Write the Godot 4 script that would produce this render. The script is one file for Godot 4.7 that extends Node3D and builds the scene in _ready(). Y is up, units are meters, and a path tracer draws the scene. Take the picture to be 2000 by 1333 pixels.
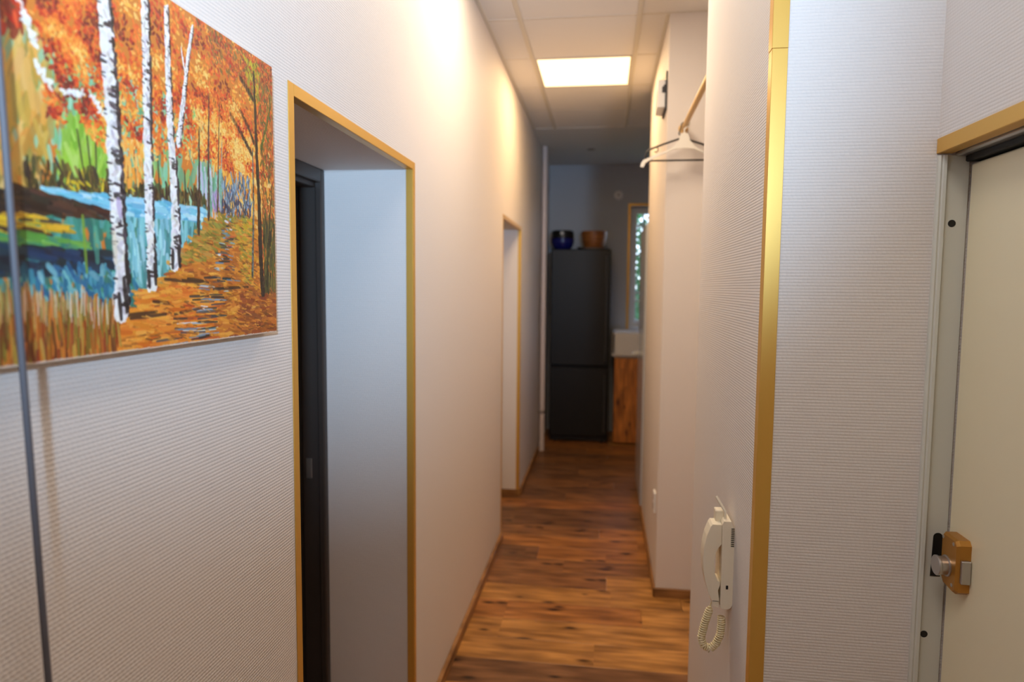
extends Node3D
# A narrow hallway seen from the entrance: hall axis along -Z, X to the right, metres.

const C := 2.99            # underside of the tiled ceiling
const XL := -0.64          # left wall face
const XN := 0.305          # near right wall face (with the door phone)
const XR := 0.293          # far right wall face
const XD := 0.605          # wall with the entrance door
const ZN := -1.38          # wall face beside the entrance door
const ZC0 := -2.29         # coat niche, near side
const ZC1 := -3.57         # coat niche, far side
const ZK := -4.95           # the kitchen begins
const ZB := -7.75          # kitchen end wall

var rng := RandomNumberGenerator.new()
var M := {}
var used := {}

# ---------------------------------------------------------------- helpers
func smooth(a: float, b: float, x: float) -> float:
	var t := clampf((x - a) / (b - a), 0.0, 1.0)
	return t * t * (3.0 - 2.0 * t)

func begin() -> SurfaceTool:
	var st := SurfaceTool.new()
	st.begin(Mesh.PRIMITIVE_TRIANGLES)
	return st

func vert(st: SurfaceTool, p: Vector3, n: Vector3, uv := Vector2.ZERO) -> void:
	st.set_normal(n)
	st.set_uv(uv)
	st.add_vertex(p)

func tri(st: SurfaceTool, a: Vector3, b: Vector3, c: Vector3, out: Vector3) -> void:
	var n := (a - c).cross(a - b)
	if n.length() < 1e-12:
		return
	n = n.normalized()
	if n.dot(out) < 0.0:
		var t := b
		b = c
		c = t
		n = -n
	vert(st, a, n)
	vert(st, b, n)
	vert(st, c, n)

func quad(st: SurfaceTool, a: Vector3, b: Vector3, c: Vector3, d: Vector3, out: Vector3) -> void:
	tri(st, a, b, c, out)
	tri(st, a, c, d, out)

# box from corner lo to corner hi with chamfered edges
func bx(st: SurfaceTool, lo: Vector3, hi: Vector3, bv := 0.0) -> void:
	var a := Vector3(minf(lo.x, hi.x), minf(lo.y, hi.y), minf(lo.z, hi.z))
	var b := Vector3(maxf(lo.x, hi.x), maxf(lo.y, hi.y), maxf(lo.z, hi.z))
	var m := (a + b) * 0.5
	var h := (b - a) * 0.5
	bv = minf(bv, minf(h.x, minf(h.y, h.z)) * 0.95)
	for ax in 3:
		var u := (ax + 1) % 3
		var v := (ax + 2) % 3
		for s in [-1.0, 1.0]:
			var pts := []
			for k in [[-1.0, -1.0], [1.0, -1.0], [1.0, 1.0], [-1.0, 1.0]]:
				var p := m
				p[ax] += s * h[ax]
				p[u] += k[0] * (h[u] - bv)
				p[v] += k[1] * (h[v] - bv)
				pts.append(p)
			var o := Vector3.ZERO
			o[ax] = s
			quad(st, pts[0], pts[1], pts[2], pts[3], o)
	if bv <= 0.0:
		return
	for ax in 3:
		var u := (ax + 1) % 3
		var v := (ax + 2) % 3
		for su in [-1.0, 1.0]:
			for sv in [-1.0, 1.0]:
				var p := [m, m, m, m]
				var o := Vector3.ZERO
				o[u] = su
				o[v] = sv
				for i in 4:
					var q: Vector3 = p[i]
					q[ax] += (h[ax] - bv) * (-1.0 if i < 2 else 1.0)
					if i == 0 or i == 3:
						q[u] += su * h[u]
						q[v] += sv * (h[v] - bv)
					else:
						q[u] += su * (h[u] - bv)
						q[v] += sv * h[v]
					p[i] = q
				quad(st, p[0], p[1], p[2], p[3], o)
	for sx in [-1.0, 1.0]:
		for sy in [-1.0, 1.0]:
			for sz in [-1.0, 1.0]:
				var o := Vector3(sx, sy, sz)
				tri(st, m + Vector3(sx * h.x, sy * (h.y - bv), sz * (h.z - bv)), m + Vector3(sx * (h.x - bv), sy * h.y, sz * (h.z - bv)), m + Vector3(sx * (h.x - bv), sy * (h.y - bv), sz * h.z), o)

func tube(st: SurfaceTool, pts: Array, r, seg := 10, caps := true) -> void:
	var n := pts.size()
	var rings := []
	var up := Vector3(0.13, 0.97, 0.21)
	var dirs := []
	for i in n:
		var d: Vector3 = pts[mini(i + 1, n - 1)] - pts[maxi(i - 1, 0)]
		d = d.normalized()
		dirs.append(d)
		var s := up - d * up.dot(d)
		if s.length() < 1e-3:
			s = Vector3(1, 0, 0) - d * d.x
		s = s.normalized()
		up = s
		var t := d.cross(s)
		var rr: float = r[i] if r is Array else r
		var ring := []
		for k in seg:
			var a := TAU * k / seg
			var o: Vector3 = s * cos(a) + t * sin(a)
			ring.append([pts[i] + o * rr, o])
		rings.append(ring)
	for i in n - 1:
		for k in seg:
			var a = rings[i][k]
			var b = rings[i][(k + 1) % seg]
			var c = rings[i + 1][(k + 1) % seg]
			var d = rings[i + 1][k]
			smooth_tri(st, a, b, c)
			smooth_tri(st, a, c, d)
	if caps:
		for e in [0, n - 1]:
			var o: Vector3 = -dirs[0] if e == 0 else dirs[n - 1]
			for k in seg:
				tri(st, pts[e], rings[e][k][0], rings[e][(k + 1) % seg][0], o)

func smooth_tri(st: SurfaceTool, a: Array, b: Array, c: Array) -> void:
	var n: Vector3 = (a[0] - c[0]).cross(a[0] - b[0])
	if n.dot(a[1] + b[1] + c[1]) < 0.0:
		var t := b
		b = c
		c = t
	vert(st, a[0], a[1])
	vert(st, b[0], b[1])
	vert(st, c[0], c[1])

# lathe: profile of (radius, height), turned about axis from base point
func lathe(st: SurfaceTool, base: Vector3, axis: Vector3, prof: Array, seg := 28) -> void:
	axis = axis.normalized()
	var s := Vector3(0, 0, 1) if absf(axis.z) < 0.7 else Vector3(0, 1, 0)
	s = (s - axis * s.dot(axis)).normalized()
	var t := axis.cross(s)
	for i in prof.size() - 1:
		var p: Vector2 = prof[i]
		var q: Vector2 = prof[i + 1]
		var sl := q - p
		for k in seg:
			var ring := []
			for kk in [k, k + 1]:
				var a: float = TAU * kk / seg
				var o: Vector3 = s * cos(a) + t * sin(a)
				var nn: Vector3 = (o * sl.y - axis * sl.x).normalized()
				ring.append([base + o * p.x + axis * p.y, nn])
				ring.append([base + o * q.x + axis * q.y, nn])
			smooth_tri(st, ring[0], ring[1], ring[3])
			smooth_tri(st, ring[0], ring[3], ring[2])

# prism: polygon (Vector2 list) placed by origin + u*x + v*y, extruded along w
func prism(st: SurfaceTool, poly: PackedVector2Array, o: Vector3, u: Vector3, v: Vector3, w: Vector3) -> void:
	var idx := Geometry2D.triangulate_polygon(poly)
	for i in range(0, idx.size(), 3):
		var p := []
		for k in 3:
			p.append(o + u * poly[idx[i + k]].x + v * poly[idx[i + k]].y)
		tri(st, p[0], p[1], p[2], -w)
		tri(st, p[0] + w, p[1] + w, p[2] + w, w)
	var cw := Geometry2D.is_polygon_clockwise(poly)
	for i in poly.size():
		var a := poly[i]
		var b := poly[(i + 1) % poly.size()]
		var e := b - a
		var n2 := Vector2(e.y, -e.x) * (-1.0 if cw else 1.0)
		var out := u * n2.x + v * n2.y
		var pa := o + u * a.x + v * a.y
		var pb := o + u * b.x + v * b.y
		quad(st, pa, pb, pb + w, pa + w, out)

func numbered(called: String) -> String:
	used[called] = used.get(called, -1) + 1
	return called if used[called] == 0 else "%s_%03d" % [called, used[called]]

func part(called: String, st: SurfaceTool, m: Material, parent: Node3D) -> MeshInstance3D:
	var o := MeshInstance3D.new()
	o.name = called
	o.mesh = st.commit()
	o.material_override = m
	parent.add_child(o, true)
	return o

func thing(called: String, label: String, category: String, at := Vector3.ZERO, group := "") -> Node3D:
	var o := Node3D.new()
	o.name = numbered(called)
	o.set_meta("label", label)
	o.set_meta("category", category)
	if group:
		o.set_meta("group", group)
	add_child(o)
	o.position = at
	return o

func struct(called: String) -> Node3D:
	var o := Node3D.new()
	o.name = called
	o.set_meta("kind", "structure")
	add_child(o)
	return o

func struct_mesh(called: String, st: SurfaceTool, m: Material) -> MeshInstance3D:
	var o := part(called, st, m, self)
	o.set_meta("kind", "structure")
	return o

func mat(called: String, col: Color, rough := 0.6, metal := 0.0, spec := 0.5) -> StandardMaterial3D:
	var m := StandardMaterial3D.new()
	m.resource_name = called
	m.albedo_color = col
	m.roughness = rough
	m.metallic = metal
	m.metallic_specular = spec
	M[called] = m
	return m

# ---------------------------------------------------------------- materials
func weave_normal() -> ImageTexture:
	# woven glass-fibre wallpaper: rows of short dashes, 16 rows by 12 dashes
	var n := 512
	var im := Image.create(n, n, false, Image.FORMAT_RGBA8)
	var g := RandomNumberGenerator.new()
	g.seed = 11
	var off := []
	var hgt := []
	for r in 16:
		off.append(g.randf())
		var row := []
		for k in 12:
			row.append(g.randf_range(0.45, 1.0))
		hgt.append(row)
	for y in n:
		var r := y / 32
		var fy := (y % 32) / 32.0
		var ridge := pow(sin(PI * fy), 0.8)
		for x in n:
			var u := fposmod(x / 512.0 * 12.0 + off[r], 12.0)
			var k := int(u) % 12
			var fx := u - int(u)
			var v: float = ridge * (0.45 + 0.55 * hgt[r][k] * pow(sin(PI * fx), 0.7))
			im.set_pixel(x, y, Color(v, v, v))
	im.bump_map_to_normal_map(5.0)
	return ImageTexture.create_from_image(im)

func wood_texture(sd: int, w: int, h: int, knots: int, knot_dark: float) -> ImageTexture:
	# grain along u; values around 1 so that it can be tinted
	var im := Image.create(w, h, false, Image.FORMAT_RGB8)
	var g := RandomNumberGenerator.new()
	g.seed = sd
	var n1 := FastNoiseLite.new()
	n1.seed = sd
	n1.noise_type = FastNoiseLite.TYPE_SIMPLEX
	n1.frequency = 0.01
	n1.fractal_octaves = 4
	var n2 := FastNoiseLite.new()
	n2.seed = sd + 7
	n2.noise_type = FastNoiseLite.TYPE_SIMPLEX
	n2.frequency = 0.01
	n2.fractal_octaves = 2
	var kn := []
	for i in knots:
		kn.append([Vector2(g.randf() * w, g.randf() * h), g.randf_range(4.0, 11.0)])
	for y in h:
		for x in w:
			var dx := 0.0
			var dark := 0.0
			for q in kn:
				var d := Vector2((x - q[0].x) / 2.6, y - q[0].y)
				var l := d.length()
				if l < q[1] * 6.0:
					dx += signf(d.y) * exp(-l / (q[1] * 1.6)) * q[1] * 0.8
					dark = maxf(dark, exp(-pow(l / q[1], 2.0)) * knot_dark)
			var yy := y + dx
			var a := n1.get_noise_2d(x * 0.22, yy * 3.2)
			var f := n2.get_noise_2d(x * 1.2 + 900.0, yy * 38.0)
			var b := n2.get_noise_2d(x * 0.35 - 500.0, yy * 1.4)
			var v := 0.80 + a * 0.11 + f * 0.05 + b * 0.15
			v = clampf(v * (1.0 - dark), 0.05, 1.0)
			# darker grain is redder
			im.set_pixel(x, y, Color(v, pow(v, 1.12), pow(v, 1.3)))
	return ImageTexture.create_from_image(im)

func materials() -> void:
	var weave := weave_normal()
	for w in [["wallpaper", Color(0.885, 0.850, 0.824)], ["kitchen_wallpaper", Color(0.72, 0.73, 0.75)]]:
		var m := mat(w[0], w[1], 0.62, 0.0, 0.45)
		m.normal_enabled = true
		m.normal_texture = weave
		m.normal_scale = 0.62
		m.uv1_triplanar = true
		m.uv1_world_triplanar = true
		m.uv1_scale = Vector3.ONE * (1.0 / 0.098)
	mat("plaster", Color(0.86, 0.85, 0.83), 0.8)
	mat("tile_white", Color(0.90, 0.885, 0.865), 0.9)
	mat("runner", Color(0.85, 0.82, 0.76), 0.5)
	mat("gold_trim", Color(0.87, 0.675, 0.32), 0.38, 0.5)
	mat("dark_wood", Color(0.235, 0.20, 0.18), 0.45)
	mat("panelling", Color(0.42, 0.29, 0.20), 0.55)
	mat("door_dark", Color(0.16, 0.15, 0.145), 0.5)
	mat("door_white", Color(0.85, 0.84, 0.82), 0.5)
	mat("entry_door", Color(0.94, 0.885, 0.745), 0.38)
	mat("entry_jamb", Color(0.82, 0.81, 0.76), 0.42)
	mat("seal_black", Color(0.05, 0.05, 0.05), 0.55)
	mat("steel", Color(0.74, 0.73, 0.72), 0.28, 0.9)
	mat("brass_paint", Color(0.72, 0.50, 0.20), 0.34, 0.55)
	mat("phone_plastic", Color(0.94, 0.89, 0.79), 0.42)
	mat("cord_plastic", Color(0.93, 0.87, 0.70), 0.45)
	mat("hanger_white", Color(0.90, 0.88, 0.84), 0.4)
	mat("hanger_black", Color(0.06, 0.055, 0.05), 0.4)
	mat("rod_wood", Color(0.86, 0.71, 0.48), 0.45)
	mat("box_white", Color(0.91, 0.90, 0.89), 0.45)
	mat("box_dark", Color(0.17, 0.17, 0.19), 0.5)
	mat("fridge", Color(0.125, 0.12, 0.122), 0.45, 0.0, 0.4)
	mat("handle_grey", Color(0.30, 0.30, 0.30), 0.4, 0.3)
	mat("fridge_dark", Color(0.10, 0.10, 0.10), 0.5)
	mat("pot_blue", Color(0.09, 0.11, 0.40), 0.22)
	mat("pot_black", Color(0.05, 0.05, 0.045), 0.35)
	mat("knob_pale", Color(0.80, 0.80, 0.78), 0.4)
	mat("tray", Color(0.62, 0.56, 0.52), 0.4)
	mat("ceramic", Color(0.90, 0.89, 0.88), 0.12)
	mat("window_white", Color(0.90, 0.90, 0.89), 0.35)
	mat("pipe_paint", Color(0.86, 0.80, 0.78), 0.4)
	mat("grey_door", Color(0.74, 0.76, 0.79), 0.14)
	mat("cord_grey", Color(0.36, 0.35, 0.37), 0.55)
	mat("canvas_white", Color(0.86, 0.84, 0.80), 0.8)
	mat("leaf", Color(0.22, 0.46, 0.15), 0.6)
	mat("bark", Color(0.30, 0.23, 0.17), 0.9)
	mat("lawn", Color(0.32, 0.44, 0.20), 0.95)
	var glass := mat("glass", Color(0.95, 0.98, 0.97, 0.08), 0.02)
	glass.transparency = BaseMaterial3D.TRANSPARENCY_ALPHA
	# oak planks: two grain pictures, several stains
	var oak := [wood_texture(3, 1024, 320, 9, 0.72), wood_texture(21, 1024, 320, 6, 0.62)]
	var stains := [Color(0.84, 0.605, 0.335), Color(0.775, 0.52, 0.28), Color(0.67, 0.46, 0.28), Color(0.575, 0.40, 0.26), Color(0.73, 0.48, 0.27)]
	for i in stains.size():
		for k in 2:
			var m := mat("oak_%d_%d" % [i, k], stains[i], 0.36, 0.0, 0.42)
			m.albedo_texture = oak[k]
	var base := mat("oak_base", Color(0.72, 0.52, 0.31), 0.5)
	base.albedo_texture = oak[1]
	base.uv1_triplanar = true
	base.uv1_world_triplanar = true
	base.uv1_scale = Vector3(0.8, 3.0, 0.8)
	var pine := wood_texture(40, 640, 256, 5, 0.6)
	var pm := mat("pine", Color(0.95, 0.60, 0.27), 0.5)
	pm.albedo_texture = pine
	pm.texture_filter = BaseMaterial3D.TEXTURE_FILTER_LINEAR_WITH_MIPMAPS
	var bowl := mat("bowl_wood", Color(0.72, 0.46, 0.22), 0.4)
	bowl.albedo_texture = pine
	bowl.uv1_triplanar = true
	bowl.uv1_scale = Vector3(3, 6, 3)

# ---------------------------------------------------------------- light
func ceiling_panel(called: String, label: String, x: float, z: float, energy: float, col: Color, glow: float) -> void:
	var t := thing(called, label, "ceiling light", Vector3(x, C, z), "square ceiling panel lights")
	var st := begin()
	for s in [[-0.288, -0.288, 0.288, -0.276], [-0.288, 0.276, 0.288, 0.288], [-0.288, -0.276, -0.276, 0.276], [0.276, -0.276, 0.288, 0.276]]:
		bx(st, Vector3(s[0], -0.004, s[1]), Vector3(s[2], 0.02, s[3]), 0.0015)
	part("frame", st, M.runner, t)
	var em := mat("diffuser_glow", Color(0.95, 0.94, 0.92), 0.6)
	em.emission_enabled = true
	em.emission = col
	em.emission_energy_multiplier = glow
	st = begin()
	bx(st, Vector3(-0.276, -0.002, -0.276), Vector3(0.276, 0.01, 0.276))
	part("diffuser", st, em, t)
	var l := AreaLight3D.new()
	l.name = "panel_light"
	l.area_size = Vector2(0.55, 0.55)
	l.light_color = col
	l.light_energy = energy
	l.area_range = 12.0
	l.shadow_enabled = true
	t.add_child(l)
	l.position = Vector3(0, -0.006, 0)
	l.rotation_degrees = Vector3(-90, 0, 0)

# a cool white spotlight on the wall behind the viewer's right shoulder, aimed along the left wall
func wall_spot() -> void:
	var at := Vector3(0.50, 2.0, 1.25)
	var t := thing("wall_spotlight", "black wall spotlight with a cool white beam behind the viewer", "spotlight", at)
	var aim := Vector3(-sin(deg_to_rad(SPOT_AZIMUTH)), tan(deg_to_rad(SPOT_RISE)), -cos(deg_to_rad(SPOT_AZIMUTH))).normalized()
	var st := begin()
	lathe(st, Vector3(XD, 2.0, 1.25) - at, Vector3(-1, 0, 0), [Vector2(0.0, 0.0), Vector2(0.05, 0.0), Vector2(0.05, 0.02), Vector2(0.0, 0.022)], 24)
	tube(st, [Vector3(0.09, 0, 0), Vector3(0.02, 0, 0.03), Vector3(0, 0, 0) - aim * 0.06], 0.009, 10)
	part("bracket", st, M.box_dark, t)
	st = begin()
	lathe(st, -aim * 0.11, aim, [Vector2(0.0, 0.0), Vector2(0.035, 0.0), Vector2(0.055, 0.03), Vector2(0.055, 0.11), Vector2(0.05, 0.11), Vector2(0.048, 0.09)], 28)
	part("head", st, M.box_dark, t)
	var em := mat("spot_glow", Color(0.95, 0.95, 0.95), 0.6)
	em.emission_enabled = true
	em.emission = COOL
	em.emission_energy_multiplier = 3.0
	st = begin()
	lathe(st, -aim * 0.02, aim, [Vector2(0.048, 0.0), Vector2(0.0, 0.004)], 28)
	part("lens", st, em, t)
	var l := SpotLight3D.new()
	l.name = "spot_beam"
	l.light_color = COOL
	l.light_energy = SPOT_ENERGY
	l.spot_range = 14.0
	l.spot_attenuation = 2.0
	l.spot_angle = SPOT_CONE
	l.spot_angle_attenuation = 1.0
	l.light_size = 0.05
	l.shadow_enabled = true
	t.add_child(l)
	l.position = aim * 0.004
	l.look_at_from_position(at + aim * 0.004, at + aim, Vector3.UP)

# ================================================================ scene
const WARM := Color(1.0, 0.84, 0.62)
const SOFT_WARM := Color(1.0, 0.91, 0.79)
const COOL := Color(0.69, 0.85, 1.0)
const ENTRY_WHITE := Color(1.0, 0.96, 0.92)
const SPOT_ENERGY := 12.5
const SPOT_AZIMUTH := 23.0
const SPOT_RISE := 8.5
const SPOT_CONE := 29.0

func _ready() -> void:
	# --- camera
	var cam := Camera3D.new()
	cam.name = "camera"
	add_child(cam)
	cam.position = Vector3(0, 1.63, 0)
	cam.rotation_degrees = Vector3(-4.551, 7.712, 0.504)
	cam.fov = 53.13
	cam.near = 0.05
	cam.far = 200.0
	var at := CameraAttributesPhysical.new()
	at.frustum_focal_length = 24.0
	at.frustum_near = 0.05
	at.frustum_far = 200.0
	at.frustum_focus_distance = 1.38
	at.exposure_aperture = 2.8
	cam.attributes = at
	cam.current = true
	# --- sky and exposure
	var env := Environment.new()
	env.background_mode = Environment.BG_SKY
	var sky := Sky.new()
	var sm := ProceduralSkyMaterial.new()
	sm.sky_top_color = Color(0.55, 0.70, 0.92)
	sm.sky_horizon_color = Color(0.85, 0.90, 0.95)
	sm.ground_bottom_color = Color(0.30, 0.33, 0.26)
	sm.ground_horizon_color = Color(0.55, 0.58, 0.52)
	sm.sky_energy_multiplier = 2.2
	sky.sky_material = sm
	env.sky = sky
	env.tonemap_mode = Environment.TONE_MAPPER_LINEAR
	env.tonemap_exposure = 1.08
	env.sdfgi_enabled = true
	env.ssao_enabled = true
	env.ssil_enabled = true
	var we := WorldEnvironment.new()
	we.name = "world_environment"
	we.environment = env
	add_child(we)
	# --- lamps
	materials()
	ceiling_panel("ceiling_light", "bright square panel light set flush in the tiled hallway ceiling", -0.155, -4.47, 1.4, WARM, 2.4)
	ceiling_panel("ceiling_light", "square panel light in the hallway ceiling nearer the entrance", -0.155, -2.67, 1.55, SOFT_WARM, 2.4)
	ceiling_panel("ceiling_light", "cool white square panel light in the ceiling above the viewer", -0.155, -0.27, 0.86, ENTRY_WHITE, 2.0)
	wall_spot()
	# --- structure
	shell()
	floor_planks()
	ceiling_tiles()
	trims()
	left_doors()
	entry_door()
	kitchen_door()
	kitchen_window()
	# --- objects
	fridge()
	sink_unit()
	pots()
	painting()
	hanging_cord()
	door_phone()
	coat_rail()
	small_fixtures()
	garden()

func shell() -> void:
	# left wall with two deep openings
	var st := begin()
	var zs := [[3.0, -1.355, 0.0], [-1.355, -2.235, 2.017], [-2.235, -4.27, 0.0], [-4.27, -5.19, 2.06], [-5.19, ZB - 0.2, 0.0]]
	for s in zs:
		bx(st, Vector3(XL - 0.32, s[2], s[1]), Vector3(XL, C + 0.1, s[0]))
	bx(st, Vector3(XL - 0.55, 0.0, ZB - 0.2), Vector3(XL - 0.47, C + 0.1, 3.0))
	struct_mesh("wall_left", st, M.wallpaper)
	st = begin()
	bx(st, Vector3(XN, 0.0, ZC0), Vector3(1.05, C + 0.1, ZN))
	struct_mesh("wall_entry", st, M.wallpaper)
	st = begin()
	bx(st, Vector3(XD, 1.885, -1.38), Vector3(0.80, C + 0.1, -0.42))
	bx(st, Vector3(XD, 0.0, -0.42), Vector3(0.80, C + 0.1, 3.0))
	bx(st, Vector3(0.80, 0.0, -1.38), Vector3(0.88, C + 0.1, 3.0))
	struct_mesh("wall_right", st, M.wallpaper)
	st = begin()
	bx(st, Vector3(0.95, 0.0, ZC1), Vector3(1.05, C + 0.1, ZC0))
	struct_mesh("wall_niche", st, M.wallpaper)
	st = begin()
	bx(st, Vector3(XR, 0.0, ZK), Vector3(1.05, C + 0.1, ZC1))
	bx(st, Vector3(1.05, 0.0, ZK), Vector3(1.9, C + 0.1, ZK + 0.12))
	struct_mesh("wall_passage", st, M.wallpaper)
	st = begin()
	bx(st, Vector3(1.8, 0.0, ZB - 0.2), Vector3(1.9, C + 0.1, ZK))
	struct_mesh("wall_kitchen", st, M.kitchen_wallpaper)
	# end wall with the window opening
	st = begin()
	bx(st, Vector3(XL, 0.0, ZB - 0.2), Vector3(0.265, C + 0.1, ZB))
	bx(st, Vector3(1.25, 0.0, ZB - 0.2), Vector3(1.8, C + 0.1, ZB))
	bx(st, Vector3(0.265, 0.0, ZB - 0.2), Vector3(1.25, 1.17, ZB))
	bx(st, Vector3(0.265, 2.53, ZB - 0.2), Vector3(1.25, C + 0.1, ZB))
	struct_mesh("wall_back", st, M.kitchen_wallpaper)
	st = begin()
	bx(st, Vector3(XL - 0.5, 0.0, 1.6), Vector3(0.88, C + 0.1, 1.7))
	struct_mesh("wall_behind", st, M.panelling)

func floor_planks() -> void:
	var f := struct("floor")
	var st := begin()
	bx(st, Vector3(XL - 0.55, -0.12, ZB - 0.2), Vector3(1.9, -0.012, 3.1))
	part("subfloor", st, M.plaster, f)
	rng.seed = 5
	var w := 0.19
	# joints and stains seen in the photograph, by row counted from z = -0.18
	var seen := {12: [[9.0], [0, 0]], 13: [[9.0], [3, 3]], 14: [[9.0], [0, 0]], 15: [[9.0], [0, 0]], 16: [[0.21], [1, 0]], 17: [[9.0], [0, 0]], 18: [[0.037], [2, 0]], 19: [[9.0], [2, 2]], 20: [[-0.38], [3, 1]], 21: [[9.0], [1, 2]], 22: [[-0.008], [2, 1]], 23: [[9.0], [3, 3]], 24: [[9.0], [3, 2]], 25: [[9.0], [4, 4]], 26: [[-0.28], [3, 2]], 27: [[9.0], [3, 2]], 28: [[0.1], [2, 3]], 29: [[9.0], [3, 3]], 30: [[-0.2], [3, 2]], 31: [[9.0], [3, 3]], 32: [[9.0], [2, 3]], 33: [[0.05], [3, 3]]}
	for k in range(-17, 41):
		var z1 := -0.18 - w * k
		var z0 := z1 - w
		var xs := []
		var st_list := []
		var x0 := XL - 0.34
		if seen.has(k):
			var j: float = seen[k][0][0]
			if j < 2.0:
				xs = [j - 1.38, j, j + 1.38]
				st_list = [seen[k][1][0], seen[k][1][1], seen[k][1][1]]
			else:
				xs = [-1.10, 0.42, 1.8]
				st_list = [seen[k][1][0], seen[k][1][1], 1]
		else:
			var j := rng.randf_range(-0.9, 0.4)
			xs = [j - 1.38, j, j + 1.38]
			st_list = [rng.randi_range(0, 4), rng.randi_range(0, 4), rng.randi_range(0, 4)]
		xs.append(1.85)
		for i in 3:
			var a := maxf(xs[i], x0)
			var b := minf(xs[i + 1], 1.85)
			if b - a < 0.03:
				continue
			plank(f, a, b, z0, z1, int(st_list[i]))
	var bs := begin()
	# low skirting boards
	var runs := [[Vector3(XL, 0, -2.255), Vector3(XL + 0.018, 0.05, -4.25)], [Vector3(XL, 0, -5.21), Vector3(XL + 0.018, 0.05, -6.64)], [Vector3(XL, 0, 1.6), Vector3(XL + 0.018, 0.05, -1.333)], [Vector3(XL - 0.32, 0, -5.19), Vector3(XL, 0.05, -5.178)]]
	for r in runs:
		bx(bs, r[0], r[1], 0.003)
	struct_mesh("baseboard_left", bs, M.oak_base)
	bs = begin()
	bx(bs, Vector3(XR - 0.012, 0, ZC1 + 0.012), Vector3(XR, 0.05, ZK), 0.003)
	bx(bs, Vector3(XR - 0.012, 0, ZC1), Vector3(0.95, 0.05, ZC1 + 0.012), 0.003)
	struct_mesh("baseboard_right", bs, M.oak_base)
	bs = begin()
	bx(bs, Vector3(XN - 0.012, 0, ZC0), Vector3(XN, 0.05, ZN + 0.012), 0.003)
	bx(bs, Vector3(XN, 0, ZN), Vector3(XD, 0.05, ZN + 0.012), 0.003)
	struct_mesh("baseboard_entry", bs, M.oak_base)

func plank(f: Node3D, x0: float, x1: float, z0: float, z1: float, stain: int) -> void:
	var st := begin()
	var g := 0.0006
	var bv := 0.0016
	var u0 := rng.randf()
	var v0 := rng.randf()
	var a := [Vector3(x0 + g, 0, z0 + g), Vector3(x1 - g, 0, z0 + g), Vector3(x1 - g, 0, z1 - g), Vector3(x0 + g, 0, z1 - g)]
	var top := [a[0] + Vector3(bv, 0, bv), a[1] + Vector3(-bv, 0, bv), a[2] + Vector3(-bv, 0, -bv), a[3] + Vector3(bv, 0, -bv)]
	var uv := func(p: Vector3) -> Vector2: return Vector2(u0 + (p.x - x0) / 1.38, v0 + (p.z - z0) / 0.43)
	var d := Vector3(0, -0.001, 0)
	var e := Vector3(0, -0.011, 0)
	var faces := [[top[0], top[1], top[2], top[3], Vector3.UP]]
	for i in 4:
		var j := (i + 1) % 4
		var mid: Vector3 = (a[i] + a[j]) * 0.5 - (a[0] + a[2]) * 0.5
		faces.append([top[i], top[j], a[j] + d, a[i] + d, mid.normalized() + Vector3.UP])
		faces.append([a[i] + d, a[j] + d, a[j] + e, a[i] + e, mid])
	for q in faces:
		var n: Vector3 = (q[0] - q[2]).cross(q[0] - q[1]).normalized()
		var order := [0, 1, 2, 0, 2, 3]
		if n.dot(q[4]) < 0.0:
			n = -n
			order = [0, 2, 1, 0, 3, 2]
		for i in order:
			vert(st, q[i], n, uv.call(q[i]))
	part("plank", st, M["oak_%d_%d" % [stain, rng.randi_range(0, 1)]], f)

func ceiling_tiles() -> void:
	var c := struct("ceiling")
	var st := begin()
	bx(st, Vector3(XL - 0.55, C + 0.03, ZB - 0.2), Vector3(1.9, C + 0.15, 3.1))
	part("slab", st, M.plaster, c)
	st = begin()
	bx(st, Vector3(XL, C - 0.004, ZB), Vector3(1.8, C + 0.03, -5.97))
	part("plaster_ceiling", st, M.plaster, c)
	var xs := [XL, -0.455, 0.145, 0.745, 0.95]
	var z := -5.97
	var row := 0
	while z < 3.0:
		var z1 := minf(z + 0.6, 3.0)
		for i in 4:
			if i == 1 and (row == 2 or row == 5 or row == 9):
				continue
			if i >= 2 and z > ZC1 - 0.01 and z < ZC0 - 0.5:
				pass
			elif i == 3:
				continue
			st = begin()
			bx(st, Vector3(xs[i] + 0.004, C, z + 0.004), Vector3(xs[i + 1] - 0.004, C + 0.02, z1 - 0.004), 0.004)
			part("ceiling_tile", st, M.tile_white, c)
		# cross bar
		st = begin()
		bx(st, Vector3(XL, C - 0.002, z - 0.007), Vector3(0.95, C + 0.012, z + 0.007), 0.001)
		part("cross_bar", st, M.runner, c)
		z += 0.6
		row += 1
	for x in [-0.455, 0.145, 0.745]:
		st = begin()
		bx(st, Vector3(x - 0.012, C - 0.006, -5.97), Vector3(x + 0.012, C + 0.014, 3.0), 0.002)
		part("main_runner", st, M.runner, c)
	# edge angle along the walls
	st = begin()
	bx(st, Vector3(XL, C - 0.006, -5.97), Vector3(XL + 0.018, C + 0.01, 3.0), 0.001)
	bx(st, Vector3(XR - 0.018, C - 0.006, ZK), Vector3(XR, C + 0.01, ZC1), 0.001)
	part("edge_angle", st, M.runner, c)

func angle_profile(parent: Node3D, a: Vector3, b: Vector3, d1: Vector3, d2: Vector3, leg: float) -> void:
	# an L-shaped corner strip along a-b with legs running towards d1 and d2
	var t := 0.002
	var st := begin()
	for p in [[d1, d2], [d2, d1]]:
		var q0: Vector3 = a - p[1] * t
		var q1: Vector3 = b + p[0] * leg
		bx(st, q0 if p[0] == d1 else q0 - p[1] * 0.0, q1, 0.0006)
	part("profile", st, M.gold_trim, parent)

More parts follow.
